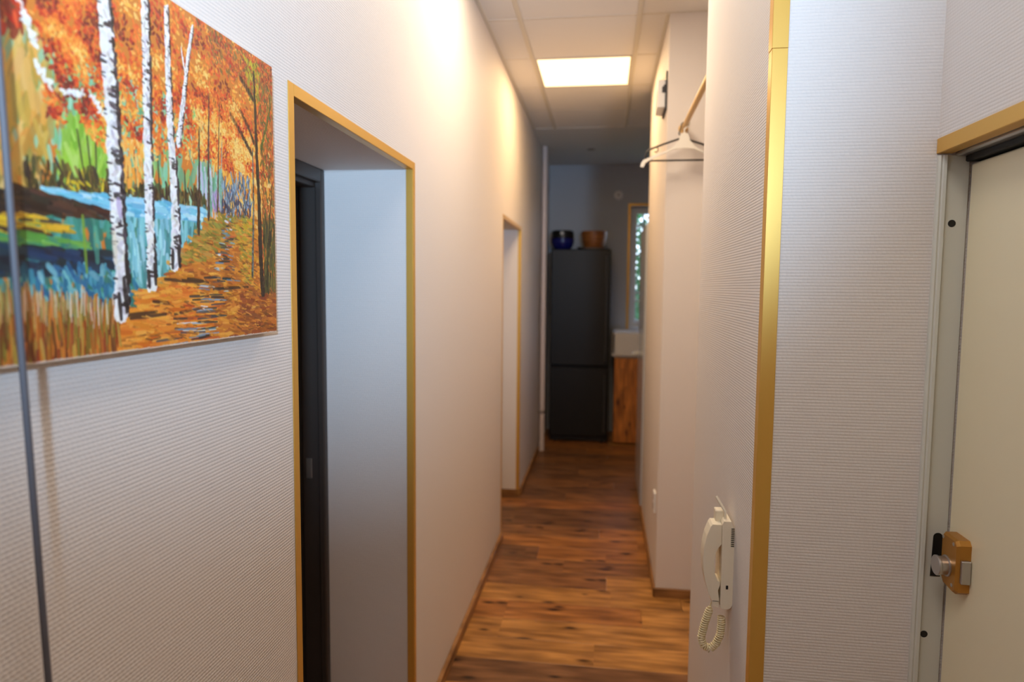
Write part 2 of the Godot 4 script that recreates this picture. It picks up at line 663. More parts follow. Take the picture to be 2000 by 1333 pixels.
func trims() -> void:
	var n := 1
	for o in [[-1.355, -2.235, 2.017], [-4.27, -5.19, 2.06]]:
		var t := struct("trim_%d" % n)
		n += 1
		var f := 0.023
		var p := 0.002
		# near, far and head strips: a leg on the wall face and a leg in the reveal
		var st := begin()
		bx(st, Vector3(XL, 0.0, o[0] - p), Vector3(XL + p, o[2] + f, o[0] + f), 0.0006)
		bx(st, Vector3(XL - f, 0.0, o[0] - p), Vector3(XL, o[2], o[0]), 0.0006)
		part("profile", st, M.gold_trim, t)
		st = begin()
		bx(st, Vector3(XL, 0.0, o[1] - f), Vector3(XL + p, o[2] + f, o[1] + p), 0.0006)
		bx(st, Vector3(XL - f, 0.0, o[1]), Vector3(XL, o[2], o[1] + p), 0.0006)
		part("profile", st, M.gold_trim, t)
		st = begin()
		bx(st, Vector3(XL, o[2] - p, o[1] + p), Vector3(XL + p, o[2] + f, o[0] - p), 0.0006)
		bx(st, Vector3(XL - f, o[2] - p, o[1] + p), Vector3(XL, o[2], o[0] - p), 0.0006)
		part("profile", st, M.gold_trim, t)
	# corner strip of the near right wall, in two lengths
	var t := struct("trim_3")
	for s in [[0.0, 2.082, 0.0018], [2.082, C, 0.0026]]:
		var st := begin()
		bx(st, Vector3(XN - s[2], s[0], ZN), Vector3(XN + 0.027, s[1], ZN + s[2]), 0.0006)
		bx(st, Vector3(XN - s[2], s[0], ZN - 0.027), Vector3(XN, s[1], ZN), 0.0006)
		part("profile", st, M.gold_trim, t)
	# strip above the entrance door
	t = struct("trim_4")
	var st := begin()
	bx(st, Vector3(XD - 0.003, 1.882, -1.379), Vector3(XD, 1.909, -0.42), 0.0006)
	bx(st, Vector3(XD, 1.882, -1.379), Vector3(XD + 0.024, 1.885, -0.42), 0.0006)
	part("profile", st, M.gold_trim, t)
	# strip round the kitchen window
	t = struct("trim_5")
	for q in [[0.237, 0.265, 1.17, 2.56], [1.25, 1.278, 1.17, 2.56], [0.265, 1.25, 2.53, 2.56]]:
		st = begin()
		bx(st, Vector3(q[0], q[2], ZB), Vector3(q[1], q[3], ZB + 0.004), 0.001)
		part("profile", st, M.gold_trim, t)

func left_doors() -> void:
	# dark wooden door at the back of the first opening
	var d := struct("door_1")
	var xb := XL - 0.32
	var z0 := -1.355
	var z1 := -2.235
	var y1 := 2.017
	var st := begin()
	for s in [[z1, z1 + 0.03], [z0 - 0.03, z0]]:
		bx(st, Vector3(xb - 0.01, 0.0, s[0]), Vector3(xb + 0.014, y1, s[1]), 0.004)
	bx(st, Vector3(xb - 0.01, y1 - 0.045, z1 + 0.03), Vector3(xb + 0.014, y1, z0 - 0.03), 0.004)
	part("casing", st, M.dark_wood, d)
	st = begin()
	bx(st, Vector3(xb - 0.07, 0.0, z1), Vector3(xb - 0.01, y1, z1 + 0.022), 0.002)
	bx(st, Vector3(xb - 0.07, 0.0, z0 - 0.022), Vector3(xb - 0.01, y1, z0), 0.002)
	bx(st, Vector3(xb - 0.07, y1 - 0.06, z1 + 0.022), Vector3(xb - 0.01, y1, z0 - 0.022), 0.002)
	part("frame", st, M.dark_wood, d)
	st = begin()
	bx(st, Vector3(xb - 0.11, 0.005, z1 + 0.004), Vector3(xb - 0.07, y1 - 0.03, z0 - 0.004), 0.002)
	part("door_leaf", st, M.door_dark, d)
	st = begin()
	bx(st, Vector3(xb - 0.056, 0.96, z1 + 0.022), Vector3(xb - 0.036, 1.03, z1 + 0.0245), 0.001)
	part("strike_plate", st, M.steel, d)
	# pale door at the back of the second opening
	d = struct("door_2")
	st = begin()
	bx(st, Vector3(xb - 0.06, 0.005, -5.19), Vector3(xb - 0.02, 2.06, -4.27), 0.002)
	part("door_leaf", st, M.door_white, d)

func entry_door() -> void:
	var d := struct("door_3")
	var zj := ZN + 0.004
	# jamb: rounded lip against the wall, then a flat face with screw holes
	var st := begin()
	var prof := PackedVector2Array([Vector2(0.604, -1.40), Vector2(0.604, -1.373), Vector2(0.607, -1.370), Vector2(0.610, -1.371), Vector2(0.612, -1.369), Vector2(0.617, -1.368), Vector2(0.619, -1.371), Vector2(0.621, -1.376), Vector2(0.6585, -1.376), Vector2(0.6585, -1.40)])
	prism(st, prof, Vector3.ZERO, Vector3(1, 0, 0), Vector3(0, 0, 1), Vector3(0, 1.878, 0))
	var j := part("jamb", st, M.entry_jamb, d)
	for h in [[0.634, 1.754, 0.0068], [0.6275, 0.963, 0.0068]]:
		st = begin()
		lathe(st, Vector3(h[0], h[1], -1.3762), Vector3(0, 0, 1), [Vector2(0.0, 0.0006), Vector2(h[2], 0.0006), Vector2(h[2], 0.0)], 20)
		part("screw_hole", st, M.seal_black, j)
	# slot for the bolt
	st = begin()
	var sl := PackedVector2Array()
	for k in 9:
		var a := PI * k / 8.0
		sl.append(Vector2(0.6425 + 0.0085 * cos(a), 1.158 + 0.008 * sin(a)))
	sl.append(Vector2(0.632, 1.08))
	sl.append(Vector2(0.650, 1.08))
	prism(st, sl, Vector3(0, 0, -1.3762), Vector3(1, 0, 0), Vector3(0, 1, 0), Vector3(0, 0, 0.0008))
	part("bolt_slot", st, M.seal_black, j)
	st = begin()
	bx(st, Vector3(0.660, 0.01, -1.3725), Vector3(0.705, 1.862, -0.43), 0.003)
	part("door_leaf", st, M.entry_door, d)
	# rubber seal and rail over the leaf
	st = begin()
	bx(st, Vector3(0.650, 1.866, -1.375), Vector3(0.72, 1.878, -0.43), 0.002)
	part("seal", st, M.seal_black, d)
	st = begin()
	bx(st, Vector3(0.632, 1.876, -1.375), Vector3(0.652, 1.885, -0.43), 0.003)
	part("head_rail", st, M.steel, d)
	# rim lock
	st = begin()
	var body := PackedVector2Array([Vector2(-1.350, 1.098), Vector2(-1.338, 1.084), Vector2(-1.298, 1.080), Vector2(-1.290, 1.086), Vector2(-1.290, 1.172), Vector2(-1.297, 1.180), Vector2(-1.345, 1.180), Vector2(-1.350, 1.175)])
	var body2 := PackedVector2Array()
	for p in body:
		body2.append(Vector2((p.x + 1.32) * 0.86 - 1.32, (p.y - 1.131) * 0.93 + 1.131))
	# chamfered face: loft from body to body2
	var ob := []
	var ib := []
	for k in body.size():
		ob.append(Vector3(0.6415, body[k].y, body[k].x))
		ib.append(Vector3(0.6365, body2[k].y, body2[k].x))
	prism(st, body, Vector3(0.6415, 0, 0), Vector3(0, 0, 1), Vector3(0, 1, 0), Vector3(0.0185, 0, 0))
	for k in body.size():
		var k2 := (k + 1) % body.size()
		quad(st, ob[k], ob[k2], ib[k2], ib[k], Vector3(-0.6, (ob[k].y + ob[k2].y) * 0.5 - 1.131, (ob[k].z + ob[k2].z) * 0.5 + 1.32))
	var idx := Geometry2D.triangulate_polygon(body2)
	for i in range(0, idx.size(), 3):
		tri(st, ib[idx[i]], ib[idx[i + 1]], ib[idx[i + 2]], Vector3(-1, 0, 0))
	var lock := part("rim_lock", st, M.brass_paint, d)
	lock.set_meta("label", "gold painted rim lock with steel knob")
	st = begin()
	lathe(st, Vector3(0.6365, 1.122, -1.325), Vector3(-1, 0, 0), [Vector2(0.0195, 0.0), Vector2(0.0195, 0.002), Vector2(0.017, 0.003), Vector2(0.017, 0.014), Vector2(0.0185, 0.0155), Vector2(0.0185, 0.0185), Vector2(0.0175, 0.0195), Vector2(0.0, 0.0195)], 32)
	part("knob", st, M.steel, lock)
	for s in [[1.171, -1.343], [1.170, -1.305], [1.094, -1.304]]:
		st = begin()
		lathe(st, Vector3(0.6372, s[0], s[1]), Vector3(-1, 0, 0), [Vector2(0.0036, 0.0), Vector2(0.0034, 0.0012), Vector2(0.0, 0.0016)], 14)
		part("screw", st, M.steel, lock)
	st = begin()
	bx(st, Vector3(0.6425, 1.103, -1.291), Vector3(0.6585, 1.146, -1.284), 0.0012)
	part("latch", st, M.steel, lock)

func kitchen_door() -> void:
	# grey gloss door standing open into the kitchen, along the passage wall line
	var d := struct("door_4")
	var st := begin()
	bx(st, Vector3(0.283, 0.01, -5.80), Vector3(0.323, 2.09, -5.00), 0.006)
	var leaf := part("door_leaf", st, M.grey_door, d)
	for y in [0.25, 1.05, 1.85]:
		st = begin()
		tube(st, [Vector3(0.329, y, -4.985), Vector3(0.329, y + 0.09, -4.985)], 0.008, 10)
		part("hinge", st, M.steel, leaf)
	st = begin()
	bx(st, Vector3(0.296, 0.0, -4.975), Vector3(0.345, 2.12, ZK), 0.003)
	part("frame_post", st, M.box_dark, d)
	st = begin()
	tube(st, [Vector3(0.283, 1.09, -5.73), Vector3(0.245, 1.09, -5.73), Vector3(0.238, 1.09, -5.72), Vector3(0.238, 1.09, -5.62)], 0.009, 10)
	part("door_handle", st, M.knob_pale, leaf)

func kitchen_window() -> void:
	var w := struct("window_1")
	var x0 := 0.265
	var x1 := 1.25
	var y0 := 1.19
	var y1 := 2.53
	var zf := ZB - 0.13
	var st := begin()
	bx(st, Vector3(x0, y0, zf - 0.05), Vector3(x0 + 0.045, y1, zf), 0.004)
	bx(st, Vector3(x1 - 0.045, y0, zf - 0.05), Vector3(x1, y1, zf), 0.004)
	bx(st, Vector3(x0 + 0.045, y0, zf - 0.05), Vector3(x1 - 0.045, y0 + 0.045, zf), 0.004)
	bx(st, Vector3(x0 + 0.045, y1 - 0.045, zf - 0.05), Vector3(x1 - 0.045, y1, zf), 0.004)
	part("window_frame", st, M.window_white, w)
	# two leaves, each with glazing bars
	for s in [[x0 + 0.045, 0.757], [0.757, x1 - 0.045]]:
		var a: float = s[0]
		var b: float = s[1]
		st = begin()
		bx(st, Vector3(a, y0 + 0.045, zf - 0.035), Vector3(a + 0.03, y1 - 0.045, zf + 0.02), 0.004)
		bx(st, Vector3(b - 0.03, y0 + 0.045, zf - 0.035), Vector3(b, y1 - 0.045, zf + 0.02), 0.004)
		for y in [y0 + 0.045, y1 - 0.075]:
			bx(st, Vector3(a + 0.03, y, zf - 0.035), Vector3(b - 0.03, y + 0.03, zf + 0.02), 0.004)
		for y in [1.47, 1.565, 1.985, 2.32]:
			bx(st, Vector3(a + 0.03, y, zf - 0.02), Vector3(b - 0.03, y + 0.022, zf + 0.008), 0.003)
		bx(st, Vector3((a + 0.09), y0 + 0.07, zf - 0.02), Vector3(a + 0.112, y1 - 0.07, zf + 0.008), 0.003)
		var sash := part("sash", st, M.window_white, w)
		st = begin()
		bx(st, Vector3(a + 0.025, y0 + 0.07, zf - 0.009), Vector3(b - 0.025, y1 - 0.07, zf - 0.005))
		part("pane", st, M.glass, sash)
	st = begin()
	bx(st, Vector3(x0, 1.17, zf - 0.05), Vector3(x1, y0, ZB + 0.03), 0.004)
	part("window_sill", st, M.window_white, w)

func fridge() -> void:
	var x0 := -0.56
	var x1 := 0.055
	var zf := -7.1
	var t := thing("fridge", "tall dark anthracite fridge freezer at the end of the hallway", "fridge", Vector3((x0 + x1) * 0.5, 0, -7.4))
	var o := t.position
	var st := begin()
	bx(st, Vector3(x0, 0.04, -7.72) - o, Vector3(x1, 2.02, zf - 0.06) - o, 0.006)
	part("body", st, M.fridge, t)
	for s in [[0.07, 0.80], [0.815, 2.022]]:
		st = begin()
		bx(st, Vector3(x0, s[0], zf - 0.055) - o, Vector3(x1, s[1], zf) - o, 0.010)
		var dr := part("door", st, M.fridge, t)
		st = begin()
		var hy0: float = s[0] + 0.05
		var hy1: float = s[1] - 0.07
		tube(st, [Vector3(0.012, hy0, zf + 0.028) - o, Vector3(0.012, hy1, zf + 0.028) - o], 0.009, 10)
		for y in [hy0 + 0.05, hy1 - 0.05]:
			bx(st, Vector3(0.006, y - 0.012, zf - 0.001) - o, Vector3(0.018, y + 0.012, zf + 0.024) - o, 0.002)
		part("handle", st, M.handle_grey, dr)
	st = begin()
	bx(st, Vector3(x0 + 0.01, 0.015, zf - 0.08) - o, Vector3(x1 - 0.01, 0.07, zf - 0.04) - o, 0.004)
	part("plinth", st, M.fridge_dark, t)
	for x in [x0 + 0.06, x1 - 0.06]:
		for z in [zf - 0.06, -7.66]:
			st = begin()
			lathe(st, Vector3(x, 0, z) - o, Vector3.UP, [Vector2(0.0, 0.0), Vector2(0.02, 0.0), Vector2(0.02, 0.04), Vector2(0.0, 0.04)], 12)
			part("foot", st, M.fridge_dark, t)

func sink_unit() -> void:
	var t := thing("sink_cabinet", "orange pine base cabinet under the white sink beside the fridge", "cabinet", Vector3(0.42, 0, -7.4))
	var o := t.position
	var st := begin()
	bx(st, Vector3(0.112, 0.05, -7.66) - o, Vector3(0.72, 0.905, -7.125) - o, 0.003)
	part("body", st, M.pine, t)
	for s in [[0.112, 0.415], [0.418, 0.72]]:
		var dn := Node3D.new()
		# door of upright boards
		var w: float = (s[1] - s[0]) / 3.0
		st = begin()
		bx(st, Vector3(s[0], 0.02, -7.124) - o, Vector3(s[1], 0.90, -7.112) - o, 0.002)
		dn.free()
		var dr := part("door", st, M.pine, t)
		for k in 3:
			st = begin()
			board(st, Vector3(s[0] + w * k, 0.02, -7.112) - o, Vector3(s[0] + w * (k + 1) - 0.001, 0.90, -7.10) - o, 0.21 * k + s[0])
			part("board", st, M.pine, dr)
	st = begin()
	bx(st, Vector3(0.10, 0.905, -7.70) - o, Vector3(0.735, 0.925, -7.105) - o, 0.003)
	part("support_rail", st, M.tray, t)
	t = thing("sink", "white ceramic trough sink under the kitchen window", "sink", Vector3(0.42, 0.925, -7.38))
	o = t.position
	st = begin()
	var y0 := 0.925
	var y1 := 1.168
	bx(st, Vector3(0.08, y0, -7.70) - o, Vector3(0.76, y0 + 0.03, -7.10) - o, 0.008)
	bx(st, Vector3(0.08, y0 + 0.015, -7.14) - o, Vector3(0.76, y1, -7.10) - o, 0.012)
	bx(st, Vector3(0.08, y0 + 0.015, -7.70) - o, Vector3(0.76, y1, -7.62) - o, 0.012)
	bx(st, Vector3(0.08, y0 + 0.015, -7.70) - o, Vector3(0.12, y1, -7.10) - o, 0.012)
	bx(st, Vector3(0.72, y0 + 0.015, -7.70) - o, Vector3(0.76, y1, -7.10) - o, 0.012)
	part("basin", st, M.ceramic, t)

func board(st: SurfaceTool, lo: Vector3, hi: Vector3, shift: float) -> void:
	# upright board, grain along y
	var bv := 0.0025
	var f := [Vector3(lo.x + bv, lo.y, hi.z), Vector3(hi.x - bv, lo.y, hi.z), Vector3(hi.x - bv, hi.y, hi.z), Vector3(lo.x + bv, hi.y, hi.z)]
	var l := [Vector3(lo.x, lo.y, lo.z), f[0], f[3], Vector3(lo.x, hi.y, lo.z)]
	var r := [f[1], Vector3(hi.x, lo.y, lo.z), Vector3(hi.x, hi.y, lo.z), f[2]]
	for q in [[f, Vector3(0, 0, 1)], [l, Vector3(-1, 0, 0.2)], [r, Vector3(1, 0, 0.2)]]:
		var p: Array = q[0]
		var n: Vector3 = (p[0] - p[2]).cross(p[0] - p[1]).normalized()
		var order := [0, 1, 2, 0, 2, 3]
		if n.dot(q[1]) < 0.0:
			n = -n
			order = [0, 2, 1, 0, 3, 2]
		for i in order:
			vert(st, p[i], n, Vector2(p[i].y / 0.9 + shift, p[i].x / 0.36 + shift))

func pots() -> void:
	var top := 2.022
	var t := thing("lidded_pot", "blue bowl-shaped pot with a black lid on top of the fridge", "pot", Vector3(-0.455, top, -7.27))
	var st := begin()
	lathe(st, Vector3.ZERO, Vector3.UP, [Vector2(0.0, 0.0), Vector2(0.075, 0.0), Vector2(0.10, 0.025), Vector2(0.118, 0.07), Vector2(0.122, 0.115), Vector2(0.118, 0.118), Vector2(0.112, 0.07), Vector2(0.0, 0.02)])
	part("bowl", st, M.pot_blue, t)
	st = begin()
	lathe(st, Vector3(0, 0.112, 0), Vector3.UP, [Vector2(0.0, 0.0), Vector2(0.116, 0.0), Vector2(0.12, 0.01), Vector2(0.117, 0.075), Vector2(0.105, 0.088), Vector2(0.0, 0.09)])
	var lid := part("lid", st, M.pot_black, t)
	st = begin()
	lathe(st, Vector3(0.0, 0.165, 0.112), Vector3(0, 0.2, 1), [Vector2(0.0, 0.0), Vector2(0.012, 0.0), Vector2(0.02, 0.012), Vector2(0.018, 0.022), Vector2(0.0, 0.026)], 18)
	part("lid_knob", st, M.knob_pale, lid)
	var tr := thing("tray", "flat pale tray under the wooden bowl on the fridge", "tray", Vector3(-0.125, top, -7.27))
	st = begin()
	lathe(st, Vector3.ZERO, Vector3.UP, [Vector2(0.0, 0.0), Vector2(0.115, 0.0), Vector2(0.135, 0.018), Vector2(0.131, 0.02), Vector2(0.112, 0.006), Vector2(0.0, 0.006)])
	part("dish", st, M.tray, tr)
	st = begin()
	tube(st, [Vector3(-0.125, 0.012, 0.05), Vector3(-0.155, 0.016, 0.06), Vector3(-0.17, 0.018, 0.065)], [0.009, 0.012, 0.010], 10)
	part("handle", st, M.pot_black, tr)
	var b := thing("wooden_bowl", "round brown wooden bowl on top of the fridge", "bowl", Vector3(-0.125, top + 0.007, -7.27))
	st = begin()
	lathe(st, Vector3.ZERO, Vector3.UP, [Vector2(0.0, 0.0), Vector2(0.085, 0.0), Vector2(0.108, 0.03), Vector2(0.122, 0.08), Vector2(0.132, 0.15), Vector2(0.135, 0.182), Vector2(0.128, 0.186), Vector2(0.12, 0.15), Vector2(0.10, 0.05), Vector2(0.0, 0.03)], 36)
	part("shell", st, M.bowl_wood, b)

# ---------------------------------------------------------------- painting
var pic: Image
var pic_w := 1053
var pic_h := 733

func dab(x0: float, y0: float, x1: float, y1: float, w: float, c: Color, op := 0.9) -> void:
	var ax := maxi(0, int(minf(x0, x1) - w - 1))
	var bx_ := mini(pic_w - 1, int(maxf(x0, x1) + w + 1))
	var ay := maxi(0, int(minf(y0, y1) - w - 1))
	var by := mini(pic_h - 1, int(maxf(y0, y1) + w + 1))
	var d := Vector2(x1 - x0, y1 - y0)
	var l2 := maxf(d.length_squared(), 0.0001)
	var ph := rng.randf() * 6.0
	var nrm := Vector2(-d.y, d.x) / sqrt(l2)
	for y in range(ay, by + 1):
		for x in range(ax, bx_ + 1):
			var p := Vector2(x - x0, y - y0)
			var t := clampf(p.dot(d) / l2, 0.0, 1.0)
			var ww := w * (1.0 - 0.5 * absf(t - 0.4))
			var q := (p - d * t).length()
			if q < ww:
				var k := op * smooth(ww, ww * 0.6, q)
				var s := 1.0 + 0.13 * sin(p.dot(nrm) * 2.3 + ph)
				var o := pic.get_pixel(x, y)
				pic.set_pixel(x, y, o.lerp(Color(c.r * s, c.g * s, c.b * s), k))

func pick(pal: Array) -> Color:
	var c: Color = pal[rng.randi() % pal.size()]
	var j := rng.randf_range(-0.05, 0.05)
	return Color(clampf(c.r + j, 0, 1), clampf(c.g + j + rng.randf_range(-0.03, 0.03), 0, 1), clampf(c.b + j, 0, 1))

# strokes scattered over a polygon
func fill(poly: Array, pal: Array, n: int, ang: float, spread: float, ln: float, w: float, op := 0.85) -> void:
	var pp := PackedVector2Array(poly)
	var r := Rect2(pp[0], Vector2.ZERO)
	for p in pp:
		r = r.expand(p)
	var done := 0
	var tries := 0
	while done < n and tries < n * 12:
		tries += 1
		var p := Vector2(rng.randf_range(r.position.x, r.end.x), rng.randf_range(r.position.y, r.end.y))
		if not Geometry2D.is_point_in_polygon(p, pp):
			continue
		done += 1
		var a := deg_to_rad(ang + rng.randf_range(-spread, spread))
		var l := ln * rng.randf_range(0.5, 1.3)
		var v := Vector2(cos(a), sin(a)) * l * 0.5
		dab(p.x - v.x, p.y - v.y, p.x + v.x, p.y + v.y, w * rng.randf_range(0.6, 1.3), pick(pal), op)

func rgb(r: int, g: int, b: int) -> Color:
	return Color(r / 255.0, g / 255.0, b / 255.0)

func trunk(pts: Array, w0: float, w1: float, birch: bool, pal: Array) -> void:
	var path := []
	for i in pts.size() - 1:
		var a := Vector2(pts[i][0], pts[i][1])
		var b := Vector2(pts[i + 1][0], pts[i + 1][1])
		var n := int(a.distance_to(b) / 4.0) + 1
		for k in n:
			var t := float(k) / n
			path.append([a.lerp(b, t), lerpf(w0, w1, (i + t) / (pts.size() - 1))])
	for q in path:
		var p: Vector2 = q[0]
		var w: float = q[1]
		for k in 3:
			var o := rng.randf_range(-0.55, 0.55) * w
			var l := rng.randf_range(3.0, 9.0)
			dab(p.x + o, p.y - l, p.x + o * 0.9, p.y + l, w * rng.randf_range(0.36, 0.5), pick(pal), 0.9)
	if not birch:
		return
	# bark: dark patches on the right flank, grey blotches, fine dashes and knots
	var nn := FastNoiseLite.new()
	nn.seed = int(pts[0][0])
	nn.frequency = 0.035
	for q in path:
		var p: Vector2 = q[0]
		var w: float = q[1]
		var v := nn.get_noise_2d(p.y, 3.0)
		var black := [rgb(34, 29, 31), rgb(52, 46, 50), rgb(76, 70, 76)]
		if v > -0.12:
			var l := rng.randf_range(2.0, 7.0)
			dab(p.x + w * rng.randf_range(0.55, 0.95), p.y - l, p.x + w * rng.randf_range(0.6, 0.95), p.y + l, w * rng.randf_range(0.12, 0.26), pick(black), 0.85)
		if v > 0.18 and rng.randf() < 0.7:
			dab(p.x + w * rng.randf_range(-0.3, 0.4), p.y, p.x + w * rng.randf_range(0.3, 0.9), p.y + rng.randf_range(-4, 5), w * rng.randf_range(0.10, 0.24), pick(black), 0.85)
		if rng.randf() < 0.16:
			dab(p.x - w * 0.85, p.y, p.x - w * rng.randf_range(0.2, 0.6), p.y + rng.randf_range(-2, 3), w * rng.randf_range(0.07, 0.15), pick(black), 0.8)
		if rng.randf() < 0.2:
			dab(p.x + rng.randf_range(-0.3, 0.5) * w, p.y - 5, p.x + rng.randf_range(-0.3, 0.5) * w, p.y + 5, w * 0.22, pick([rgb(176, 172, 180), rgb(205, 200, 205), rgb(188, 178, 168)]), 0.6)

var clump := FastNoiseLite.new()

# leaves: small dabs whose hue follows soft clumps
func leaves(poly: Array, n: int, bias: float, size: float) -> void:
	var ramp := [rgb(120, 38, 30), rgb(178, 48, 32), rgb(208, 66, 34), rgb(228, 92, 36), rgb(238, 120, 42), rgb(244, 146, 52), rgb(248, 172, 72), rgb(250, 198, 108)]
	var pp := PackedVector2Array(poly)
	var r := Rect2(pp[0], Vector2.ZERO)
	for p in pp:
		r = r.expand(p)
	var done := 0
	while done < n:
		var p := Vector2(rng.randf_range(r.position.x, r.end.x), rng.randf_range(r.position.y, r.end.y))
		if not Geometry2D.is_point_in_polygon(p, pp):
			continue
		done += 1
		var v := clump.get_noise_2d(p.x, p.y) * 6.5 + bias + 0.35 + rng.randfn() * 1.1
		var c: Color = ramp[clampi(int(v), 0, 7)]
		var a := rng.randf() * TAU
		var l := size * rng.randf_range(0.5, 1.6)
		dab(p.x, p.y, p.x + cos(a) * l, p.y + sin(a) * l, size * rng.randf_range(0.4, 0.85), pick([c]), 0.85)

func paint() -> void:
	rng.seed = 77
	pic = Image.create(pic_w, pic_h, false, Image.FORMAT_RGB8)
	pic.fill(rgb(205, 120, 45))
	# far bank greens and the warm right half
	fill([Vector2(150, 220), Vector2(720, 220), Vector2(720, 450), Vector2(150, 450)], [rgb(120, 185, 150), rgb(105, 170, 125), rgb(140, 190, 110), rgb(150, 200, 170)], 420, 90, 25, 40, 8)
	fill([Vector2(300, 320), Vector2(430, 330), Vector2(420, 430), Vector2(290, 430)], [rgb(150, 190, 60), rgb(125, 175, 55), rgb(165, 200, 90)], 160, 90, 30, 45, 7)
	fill([Vector2(0, 180), Vector2(250, 200), Vector2(290, 300), Vector2(240, 440), Vector2(0, 470)], [rgb(205, 160, 75), rgb(190, 145, 60), rgb(160, 140, 70), rgb(215, 170, 95), rgb(150, 190, 160), rgb(225, 160, 70)], 480, 95, 30, 60, 9)
	fill([Vector2(700, 200), Vector2(1053, 200), Vector2(1053, 460), Vector2(700, 440)], [rgb(245, 175, 70), rgb(250, 190, 90), rgb(240, 150, 50), rgb(245, 200, 120)], 420, 70, 50, 26, 7)
	fill([Vector2(690, 330), Vector2(790, 330), Vector2(780, 430), Vector2(690, 430)], [rgb(120, 180, 150), rgb(140, 195, 170), rgb(90, 150, 110), rgb(190, 190, 210)], 120, 90, 15, 40, 5)
	# dark undergrowth along the far shore
	fill([Vector2(215, 405), Vector2(430, 398), Vector2(720, 392), Vector2(720, 428), Vector2(430, 436), Vector2(215, 450)], [rgb(60, 45, 30), rgb(85, 65, 35), rgb(70, 75, 40), rgb(120, 95, 45), rgb(45, 35, 28)], 260, 88, 30, 24, 5)
	fill([Vector2(300, 405), Vector2(500, 400), Vector2(500, 428), Vector2(300, 436)], [rgb(225, 195, 40), rgb(200, 160, 40)], 26, 60, 60, 12, 4)
	for s in [[330, 330, 345, 420], [352, 325, 362, 425], [375, 300, 372, 425], [475, 330, 482, 425], [548, 330, 553, 420], [640, 350, 640, 420]]:
		dab(s[0], s[1], s[2], s[3], 2.6, rgb(55, 50, 35), 0.85)
	# water
	fill([Vector2(0, 470), Vector2(420, 466), Vector2(720, 445), Vector2(600, 545), Vector2(510, 620), Vector2(400, 660), Vector2(0, 640)], [rgb(45, 125, 105), rgb(60, 140, 120), rgb(35, 105, 95), rgb(70, 150, 140)], 520, 88, 20, 40, 9)
	fill([Vector2(440, 452), Vector2(715, 440), Vector2(600, 540), Vector2(520, 610), Vector2(440, 560)], [rgb(90, 160, 165), rgb(120, 185, 195), rgb(70, 135, 130), rgb(160, 210, 215)], 260, 90, 14, 40, 7)
	fill([Vector2(238, 446), Vector2(423, 434), Vector2(712, 426), Vector2(705, 452), Vector2(450, 466), Vector2(330, 462)], [rgb(150, 205, 225), rgb(120, 190, 215), rgb(190, 225, 235), rgb(90, 175, 205)], 240, 4, 8, 36, 6)
	fill([Vector2(150, 462), Vector2(223, 450), Vector2(330, 458), Vector2(425, 466), Vector2(425, 482), Vector2(300, 482), Vector2(150, 492)], [rgb(50, 32, 24), rgb(75, 45, 30), rgb(35, 25, 22)], 150, 5, 12, 40, 6)
	fill([Vector2(0, 500), Vector2(241, 490), Vector2(320, 508), Vector2(240, 520), Vector2(0, 535)], [rgb(235, 190, 40), rgb(215, 165, 35), rgb(190, 150, 40), rgb(60, 40, 25)], 120, 3, 10, 36, 5)
	fill([Vector2(0, 530), Vector2(240, 520), Vector2(330, 524), Vector2(330, 545), Vector2(0, 556)], [rgb(90, 150, 60), rgb(60, 130, 80), rgb(110, 165, 70)], 90, 3, 10, 40, 6)
	fill([Vector2(0, 548), Vector2(259, 540), Vector2(412, 542), Vector2(412, 572), Vector2(215, 588), Vector2(0, 596)], [rgb(18, 34, 48), rgb(25, 45, 65), rgb(20, 55, 85), rgb(15, 28, 38)], 220, 2, 8, 46, 7)
	fill([Vector2(200, 582), Vector2(412, 566), Vector2(500, 600), Vector2(412, 655), Vector2(200, 620)], [rgb(45, 120, 150), rgb(35, 100, 135), rgb(70, 145, 165), rgb(120, 180, 185)], 160, 60, 40, 24, 6)
	dab(335, 480, 340, 580, 5, rgb(125, 160, 50), 0.8)
	dab(365, 500, 367, 560, 9, rgb(85, 170, 140), 0.6)
	# orange ground with the path
	fill([Vector2(773, 424), Vector2(1053, 420), Vector2(1053, 733), Vector2(400, 733), Vector2(400, 690), Vector2(518, 610), Vector2(617, 535), Vector2(697, 472)], [rgb(205, 125, 40), rgb(220, 145, 45), rgb(190, 105, 35), rgb(230, 160, 60), rgb(170, 90, 35)], 900, 4, 14, 34, 6)
	fill([Vector2(770, 425), Vector2(900, 425), Vector2(900, 470), Vector2(700, 545), Vector2(600, 560), Vector2(697, 474)], [rgb(140, 130, 50), rgb(160, 135, 55), rgb(120, 110, 45), rgb(185, 140, 60)], 200, 12, 16, 26, 5)
	fill([Vector2(850, 430), Vector2(925, 430), Vector2(925, 600), Vector2(880, 590)], [rgb(190, 150, 50), rgb(200, 165, 45), rgb(150, 140, 55), rgb(215, 140, 45)], 130, 20, 20, 20, 5)
	fill([Vector2(430, 650), Vector2(760, 640), Vector2(700, 733), Vector2(410, 733)], [rgb(225, 130, 40), rgb(240, 150, 50), rgb(215, 105, 30), rgb(245, 165, 70)], 260, 3, 10, 44, 6)
	fill([Vector2(480, 615), Vector2(680, 600), Vector2(700, 640), Vector2(470, 655)], [rgb(230, 140, 45), rgb(240, 160, 60), rgb(225, 115, 40)], 120, 3, 10, 40, 5)
	fill([Vector2(880, 620), Vector2(1053, 610), Vector2(1053, 733), Vector2(820, 733)], [rgb(175, 95, 40), rgb(150, 75, 35), rgb(200, 120, 45), rgb(130, 65, 35)], 220, 5, 14, 34, 6)
